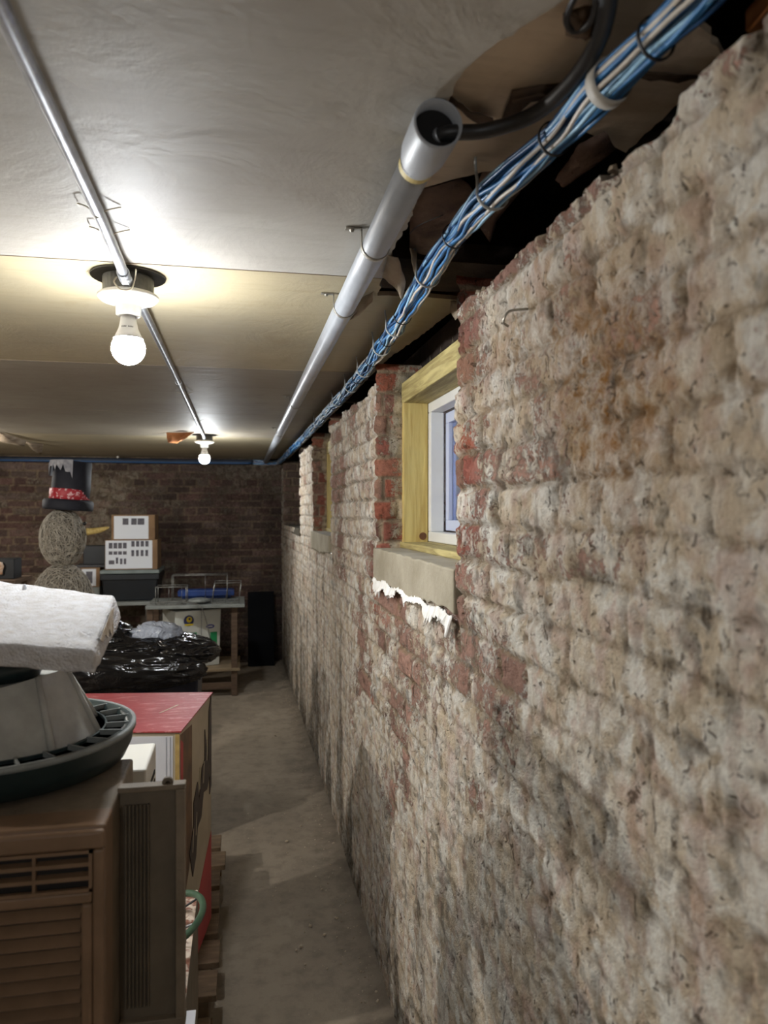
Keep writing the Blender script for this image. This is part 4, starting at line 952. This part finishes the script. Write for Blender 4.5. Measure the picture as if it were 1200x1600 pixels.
def wl(x, y, z): c, s = math.cos(rz), math.sin(rz); return Vector((wx+x*c-y*s, wy+x*s+y*c, z))
hw, hd = .180, .165
MB().hexa([wl(-hw+.01, -hd+.01, .211), wl(hw-.01, -hd+.01, .211), wl(hw-.01, hd-.01, .211), wl(-hw+.01, hd-.01, .211)], [wl(-hw, -hd, .645), wl(hw, -hd, .645), wl(hw, hd, .645), wl(-hw, hd, .645)]).build('carton_body', m_wbox, wb, bevel=.004)
def onf(x, z, k=1): return wl(x, -hd+.0085*(1-(z-.211)/.434)-.0006*k, z)
nrm_ = wl(0, -1, 0)-wl(0, 0, 0)
def disc(name, x, z, rx, rzz, mt, k): 
    m = MB(); m.prism([onf(x+rx*math.cos(t), z+rzz*math.sin(t), k) for t in np.linspace(0, 2*PI, 24, endpoint=False)], nrm_*.0006); m.build(name, mt, wb)
def rect(name, x0, x1, z0, z1, mt, k): 
    m = MB(); m.prism([onf(x0, z0, k), onf(x1, z0, k), onf(x1, z1, k), onf(x0, z1, k)], nrm_*.0006); m.build(name, mt, wb)
m_eb = mat('emblem_navy', (34, 44, 92)); m_ey = mat('emblem_yellow', (228, 200, 40)); m_eg = mat('print_green', (30, 142, 84)); m_ev = mat('oval_violet', (70, 74, 150)); m_ew = mat('print_white', (230, 234, 226))
disc('emblem', -.075, .572, .040, .042, m_eb, 1); disc('emblem_centre', -.072, .580, .022, .022, m_ey, 3); rect('emblem_banner', -.108, -.042, .535, .547, m_ey, 4); disc('emblem_dot', -.070, .585, .009, .009, m_eb, 5)
rect('green_block', -.118, -.012, .405, .478, m_eg, 1); rect('green_block', .095, .150, .33, .47, m_eg, 1)
for k in range(4): rect('white_print', -.110+.024*k, -.096+.024*k, .445, .466, m_ew, 3)
for k in range(5): rect('white_print', -.110+.019*k, -.098+.019*k, .418, .434, m_ew, 3)
disc('oval_mark', .095, .515, .034, .016, m_ev, 1); rect('white_print', .078, .112, .511, .519, m_ew, 3)
rect('carton_seam', .022, .026, .22, .64, m_greyp, 2)
m_rack = mat('wire_rack_metal', (150, 150, 146), (110, 110, 106), 40, .35, .6)
def rack(x0, x1, y0, y1, z0, z1, lab, nv=7, lean=0.):
    e = empty('wire_rack', ((x0+x1)/2, (y0+y1)/2, z0), lab, 'rack')
    fr = MB(); 
    for z in (z0, z1):
        pts = [(x0, y0, z), (x1, y0, z), (x1, y1, z), (x0, y1, z)]; fr.tube([Vector(p)+Vector((lean*(z-z0), 0, 0)) for p in pts], .0035, 6, closed=True)
    for x in (x0, x1):
        for y in (y0, y1): fr.tube([(x, y, z0), (x+lean*(z1-z0), y, z1)], .0035, 6)
    fr.build('rack_frame', m_rack, e, smooth=True)
    g_ = MB()
    for k in range(1, nv):
        x = x0+(x1-x0)*k/nv; g_.tube([(x, y0, z0+.003), (x, y1, z0+.003)], .0018, 5)
        if k % 3 == 0: g_.tube([(x, y0, z0), (x+lean*(z1-z0), y0, z1)], .0018, 5)
    g_.build('rack_wires', m_rack, e, smooth=True)
rack(-.62, -.40, 5.76, 5.92, .706, .835, 'wire rack on the left of the bench top')
rack(-.52, -.10, 5.96, 6.08, .706, .905, 'tall wire rack at the back of the bench top', 5)
rack(-.21, -.01, 5.76, 5.94, .706, .86, 'leaning wire rack at the right end of the bench top', 6, .12)
m_btray = mat('blue_tray', (28, 62, 128), (22, 48, 104), 8, .45)
tote(-.48, -.055, 6.10, 6.22, .7015, .775, m_btray, 'low blue plastic tray among the wire racks', None, 'plastic_tray')
pts = smooth_path([(-.66, 5.78, .712), (-.5, 5.73, .73), (-.38, 5.76, .715), (-.3, 5.70, .70), (-.26, 5.705, .62), (-.22, 5.70, .45), (-.20, 5.705, .33)], 8)
MB().tube(pts, .0035, 6).build('hanging_cord', m_rack, smooth=True, label='thin grey cord trailing over the bench edge across the white carton', cat='cord')
blob('plastic_sheet', (-.305, 5.84, .722), (.072, .080, .016), mat('clear_grey_sheet', (150, 154, 150), (120, 124, 120), 20, .3, bump=.006, bscale=30), .22, 4, seg=40, rings=20, label='crumpled pale plastic sheeting on the bench top', cat='sheeting')
m_darkcorner = mat('corner_darkness', (13, 14, 18), (9, 10, 13), 6, .85, spec=.15)  # near-black colour stands in for the darkness of the corner
MB().hexa([(.07, 6.80, 0), (.31, 6.80, 0), (.31, 6.83, 0), (.07, 6.83, 0)], [(.07, 6.95, .66), (.31, 6.95, .66), (.31, 6.98, .66), (.07, 6.98, .66)]).build('corner_dark_board', m_darkcorner, bevel=.004, label='near black board standing in for the dark far right corner', cat='board')
# ------------------------------------------------------------ grey table with lidded tote and labelled cartons
tb = empty('folding_table', (-1.2, 6.6, 0), 'grey topped table against the back wall under the lidded tote', 'table')
MB().box(-1.75, -.70, 6.28, 6.88, .640, .668).build('table_top', m_gtop, tb, bevel=.004)
for x in (-1.70, -.76):
    for y in (6.32, 6.80): MB().box(x, x+.035, y, y+.035, 0, .64).build('leg', m_steel_dark, tb, bevel=.002)
m_blktote = mat('black_green_tote', (20, 26, 32), (15, 20, 25), 8, .4); m_lidg = mat('grey_green_lid', (118, 128, 126), (100, 110, 108), 8, .5)
a, b = PY(158, 900, 6.34), PY(247, 900, 6.34)
tote(a.x, b.x, 6.34, 6.78, .669, .925, m_blktote, 'black tote with grey green lid on the table, under the labelled cartons', m_lidg, 'storage_tote')
m_cb = mat('brown_cardboard', (140, 110, 78), (122, 94, 66), 8, .8); m_lab = mat('white_label_sheet', (216, 220, 226), None, 5, .6); m_pic = mat('dark_thumbnail', (66, 66, 80), (100, 96, 98), 40, .6)
def carton(x0, x1, y0, y1, z0, z1, lab, lx0, lx1, lz0, lz1, pics, rz=0):
    e = empty('labelled_carton', ((x0+x1)/2, (y0+y1)/2, z0), lab, 'carton')
    MB().box(x0, x1, y0, y1, z0, z1).build('carton_body', m_cb, e, bevel=.003)
    sh = MB().box(lx0, lx1, y0-.0015, y0-.0003, lz0, lz1).build('label_sheet', m_lab, e, label='white label sheet')
    for (u0, u1, w0, w1) in pics:
        MB().box(lx0+(lx1-lx0)*u0, lx0+(lx1-lx0)*u1, y0-.0025, y0-.0016, lz0+(lz1-lz0)*w0, lz0+(lz1-lz0)*w1).build('thumbnail', m_pic, sh)
a, b, c = PY(164, 887, 6.36), PY(246, 887, 6.36), PY(238, 843, 6.36)
pics = [(.07+.10*k, .15+.10*k, .72, .92) for k in range(4)]+[(.07+.10*k, .15+.10*k, .50, .62) for k in range(4)]+[(.07, .19, .16, .30), (.22, .27, .18, .40), (.31, .36, .16, .36), (.39, .44, .16, .36)]+[(.55+.10*k, .62+.10*k, .78, .98) for k in range(4)]+[(.55+.10*k, .61+.10*k, .44, .66) for k in range(4)]
z1_ = .927+.245
carton(a.x, b.x, 6.36, 6.66, .9265, z1_, 'cardboard carton with a sheet of small pictures, directly on the lidded tote', a.x+.004, c.x, .935, z1_-.006, pics)
a, b, c = PY(174, 843, 6.37), PY(242, 843, 6.37), PY(232, 843, 6.37)
carton(a.x, b.x, 6.37, 6.64, z1_+.001, z1_+.205, 'cardboard carton with a mostly blank white label, top of the stack', a.x+.02, c.x, z1_+.006, z1_+.195, [(.25, .42, .62, .90), (.50, .66, .62, .90), (.68, .88, .62, .90)])
a, b = PY(126, 915, 6.45), PY(156, 915, 6.45)
carton(a.x, b.x, 6.45, 6.62, .78, .94, 'small pale carton with photo label left of the lidded tote', a.x+.01, b.x-.03, .79, .93, [(.3, .75, .15, .85), (.0, .1, .15, .85)])
MB().box(a.x-.05, b.x, 6.44, 6.70, .669, .779).build('flat_box', m_gtop, bevel=.003, label='flat grey green box under the small photo carton', cat='box')
a, b = PY(130, 885, 6.47), PY(163, 850, 6.47)
MB().box(a.x, b.x+.02, 6.47, 6.65, .965, 1.12, rz=0).build('black_box', m_blktote, bevel=.004, label='black box on top of the small photo carton behind the figure', cat='box')
MB().box(a.x-.06, b.x+.02, 6.46, 6.66, .942, .963).build('flat_book', m_darkcase, bevel=.002, label='thin dark board under the black box beside the stack', cat='board')

# ------------------------------------------------------------ vine snowman with top hat
YS = 4.15
sc0 = PY(98, 850, YS)
sm_ = empty('snowman_figure', (sc0.x, YS, 0), 'wire and vine snowman with black top hat standing before the back wall', 'figure')
m_vine = mat('pale_vine', (190, 184, 170), (160, 152, 138), 40, .8)
m_vine2 = mat('dusty_inner_mesh', (142, 136, 124), (118, 112, 102), 50, .9, bump=.004, bscale=70)
def vines(name, c, r, n, seed, zlo=-1., parent=sm_):
    rnd = random.Random(seed); m = MB()
    for k in range(n):
        ax1 = Vector((rnd.gauss(0, 1), rnd.gauss(0, 1), rnd.gauss(0, 1))).normalized(); u = ax1.orthogonal().normalized(); w = ax1.cross(u)
        off = rnd.uniform(-.75, .75); rr = math.sqrt(1-off*off); t0 = rnd.uniform(0, 6.28); ln = rnd.uniform(1.2, 4.5); pts = []
        for i in range(18):
            t = t0+ln*i/17; d = ax1*off+(u*math.cos(t)+w*math.sin(t))*rr; d += Vector((mn.noise(d*3+Vector((k, 0, 0))), mn.noise(d*3+Vector((0, k, 0))), mn.noise(d*3+Vector((0, 0, k)))))*.22
            d.normalize(); d.z = max(d.z, zlo)
            pts.append(Vector(c)+Vector((d.x*r[0], d.y*r[1], d.z*r[2]))*rnd.uniform(.985, 1.015))
        m.tube(pts, .0016, 4, cap=False)
    return m.build(name, m_vine, parent, smooth=True, fixn=False)
def q(px, py): return PY(px, py, YS)
zh0 = q(98, 882).z; zh1 = q(98, 800).z; hx = (q(136, 850).x-q(64, 850).x)/2
hd_ = vines('head', (sc0.x, YS, (zh0+zh1)/2), (hx, hx*.95, (zh1-zh0)/2*1.12), 190, 3)
blob('head_mesh', (sc0.x, YS, (zh0+zh1)/2), (hx*.93, hx*.88, (zh1-zh0)/2*1.04), m_vine2, .02, 4, parent=hd_, seg=32, rings=20)
zb0 = .62; zbt = q(98, 880).z
bd = vines('body', (sc0.x, YS, (zb0+zbt)/2), (.165, .16, (zbt-zb0)/2), 230, 4)
blob('body_mesh', (sc0.x, YS, (zb0+zbt)/2), (.153, .15, (zbt-zb0)/2*.95), m_vine2, .03, 4, parent=bd, seg=32, rings=20)
lb_ = vines('lower_body', (sc0.x, YS, .33), (.30, .29, .335), 220, 5)
blob('lower_mesh', (sc0.x, YS, .33), (.28, .27, .32), m_vine2, .03, 4, parent=lb_, seg=32, rings=20)
m_hat = mat('black_felt', (26, 28, 38), (34, 36, 46), 20, .75)
hatc = Vector((q(106, 790).x, YS, q(106, 797).z)); rb_ = (q(142, 790).x-q(63, 790).x)/2; rc = (q(139, 740).x-q(80, 740).x)/2; hh = q(106, 721).z-hatc.z
tilt = Matrix.Rotation(math.radians(4), 3, 'Y')
ht = MB().lathe([(rc*1.0, .045), (rc*1.03, hh*.5), (rc*1.0, hh), (0, hh+.002)], hatc+Vector((.008, 0, 0)), 40, ax=tilt).build('hat_crown', m_hat, sm_, smooth=True)
MB().lathe([(0, 0), (rb_*.97, .0), (rb_, .012), (rb_, .045), (rb_*.93, .055), (rc, .052)], hatc, 40, ax=tilt).build('hat_brim', m_hat, sm_, smooth=True)
t = NT('red_white_band'); vv = t.noise(t.obj(), 55, 3, .6); t.l(t.mix(t.ramp(vv, .54, .6), lin((178, 40, 52)), lin((232, 190, 192))), t.b.inputs['Base Color'])
MB().lathe([(rc*1.035, .056), (rc*1.06, .060), (rc*1.06, .108), (rc*1.035, .112)], hatc+Vector((.003, 0, 0)), 40, ax=tilt).build('hat_band', t.m, ht, smooth=True, label='red and white patterned band')
m_cob = mat('cobweb_gauze', (176, 176, 180), (140, 140, 146), 30, .9)
m = MB(); n = 22; up = []; lo = []
for k in range(n+1):
    th = math.radians(150+140*k/n); r_ = rc*1.06; dr = .02+.06*abs(mn.noise(Vector((k*.61, 2, 1))))*2+(.05 if k < 6 else 0)
    up.append(hatc+Vector((r_*.98*math.cos(th)+.012, r_*.98*math.sin(th), hh+.004))); lo.append(hatc+Vector((r_*1.02*math.cos(th)+.008, r_*1.02*math.sin(th), hh-dr)))
cc_ = hatc+Vector((.012-rc*.3, -rc*.2, hh+.008))
for k in range(n): m.add([up[k], up[k+1], lo[k+1], lo[k]], [(0, 1, 2, 3)]); m.add([up[k], up[k+1], cc_], [(0, 1, 2)])
m.build('cobweb', m_cob, ht, fixn=False, label='pale gauze draped over the hat')
nt_ = q(171, 824); nb = q(136, 831)
MB().tube(smooth_path([nb, nb.lerp(nt_, .5)+Vector((0, 0, -.004)), nt_], 6), [.020, .019, .018, .0175, .017, .016, .0155, .015, .013, .011, .009, .006, .002], 14).build('carrot_nose', mat('yellow_tinsel', (226, 202, 128), (196, 166, 92), 80, .4, bump=.004, bscale=120), sm_, smooth=True, label='yellow pointed nose')
ey = q(134, 818); MB().lathe([(0, -.010), (.008, -.006), (.010, 0), (.008, .006), (0, .010)], ey+Vector((-.004, -.01, 0)), 14).build('eye', m_blk, sm_, smooth=True)
# small black box with pale knob at the left edge
a = P(2, 905, 4.6); m = MB(); m.box(a.x-.12, a.x+.075, a.y, a.y+.16, a.z, a.z+.125); bo = m.build('black_box', m_blktote, bevel=.004, label='small black box at the left edge behind the foam block', cat='box')
MB().lathe([(0, .0), (.016, .002), (.018, .03), (.024, .05), (.016, .075), (0, .08)], (a.x, a.y-.03, a.z+.03), 18).build('figurine', mat('cream_ceramic', (226, 208, 188), (200, 150, 110), 60, .4), smooth=True, label='small cream ornament in front of the black box, left edge', cat='ornament')
# shelf that carries them
e = empty('side_table', (a.x-.25, a.y+.1, 0), 'dark table carrying the small black box, mostly hidden by the foam block', 'table')
MB().box(a.x-.65, a.x+.10, a.y-.08, a.y+.30, a.z-.027, a.z-.001).build('table_top', m_bwood, e, bevel=.003)
for x in (a.x-.63, a.x+.05):
    for y in (a.y-.06, a.y+.25): MB().box(x, x+.035, y, y+.035, 0, a.z-.027).build('leg', m_bwood, e, bevel=.002)
MB().lathe([(0, -.012), (.010, -.006), (.012, 0), (.010, .006), (0, .012)], PY(184, 714, 6.94), 14).build('push_knob', m_porc, smooth=True, label='small white round knob on the blue cables of the back wall', cat='knob')

# ------------------------------------------------------------ rubble along the wall foot
m_chip = mat('plaster_chip', (190, 178, 158), (140, 122, 100), 30, .9)
def chipmesh(m, c, s, rnd):
    n = 6; a_ = [c+Vector((math.cos(2*PI*k/n)*s*rnd.uniform(.6, 1.1), math.sin(2*PI*k/n)*s*rnd.uniform(.5, 1.), rnd.uniform(0, .1)*s)) for k in range(n)]
    t_ = [p.lerp(c, .35)+Vector((0, 0, s*rnd.uniform(.4, .9))) for p in a_]
    m.add(a_+t_, [tuple(range(n))[::-1], tuple(range(n, 2*n))]+[(i, (i+1) % n, n+(i+1) % n, n+i) for i in range(n)])
rnd = random.Random(11); m = MB()
for k in range(900):
    y = rnd.uniform(1.75, 6.9); x = float(wallx(y))-.004-abs(rnd.gauss(0, .055)); 
    if rnd.random() < .25: x -= rnd.uniform(0, .30)
    chipmesh(m, Vector((x, y, 0)), rnd.uniform(.0012, .0042), rnd)
m.build('mortar_crumbs', m_chip, label='fine mortar crumbs scattered along the foot of the brick wall', cat='debris', kind='stuff')
sp = [(455, 878+200), (540, 1264), (548, 1270), (553, 1263), (470, 1291), (521, 1318), (448, 1315), (532, 1357), (503, 1390), (524, 1434), (527, 1435), (485, 1447), (507, 1461), (470, 1480), (463, 1485), (477, 1507), (588, 1550), (335, 1481), (590, 1565), (333, 1552), (430, 1150), (471, 1138)]
wherel = lambda px, py: 'plaster chip on the floor by the foot of the brick wall' if px > 440 else 'plaster chip on the floor towards the pallets'
for k, (px, py) in enumerate(sp):
    p_ = PZ(px, py, 0.001); m = MB(); chipmesh(m, p_, rnd.uniform(.004, .009), rnd)
    m.build('plaster_chip', m_chip, label=('pale '+wherel(px, py)), cat='chip', group='plaster chips on the concrete floor' if px > 440 else 'plaster chips near the pallets')
rnd = random.Random(23); m = MB()
for k in range(260):
    y = rnd.uniform(.55, 2.2) if k % 4 else rnd.uniform(.8, 1.3)
    if WINS[0][0] < y < WINS[0][1]: continue
    x = float(wallx(y))+rnd.uniform(.004, .10); chipmesh(m, Vector((x, y, float(ztop(y))+.004)), rnd.uniform(.003, .012), rnd)
m.build('loose_mortar', m_chip, label='loose mortar fragments lying along the ragged top of the near brick wall', cat='debris', kind='stuff')
# bent nail hooks in the wall
for px, py, lb in ((808, 487, 'rusty bent nail in the upper brickwork right of the near window'),):
    p_ = PX(px, py, .405); MB().tube(smooth_path([p_+Vector((.02, 0, .005)), p_+Vector((-.012, 0, .0)), p_+Vector((-.018, .008, -.014)), p_+Vector((-.008, .016, -.018))], 5), .002, 6).build('bent_nail', m_strap, smooth=True, label=lb, cat='nail')
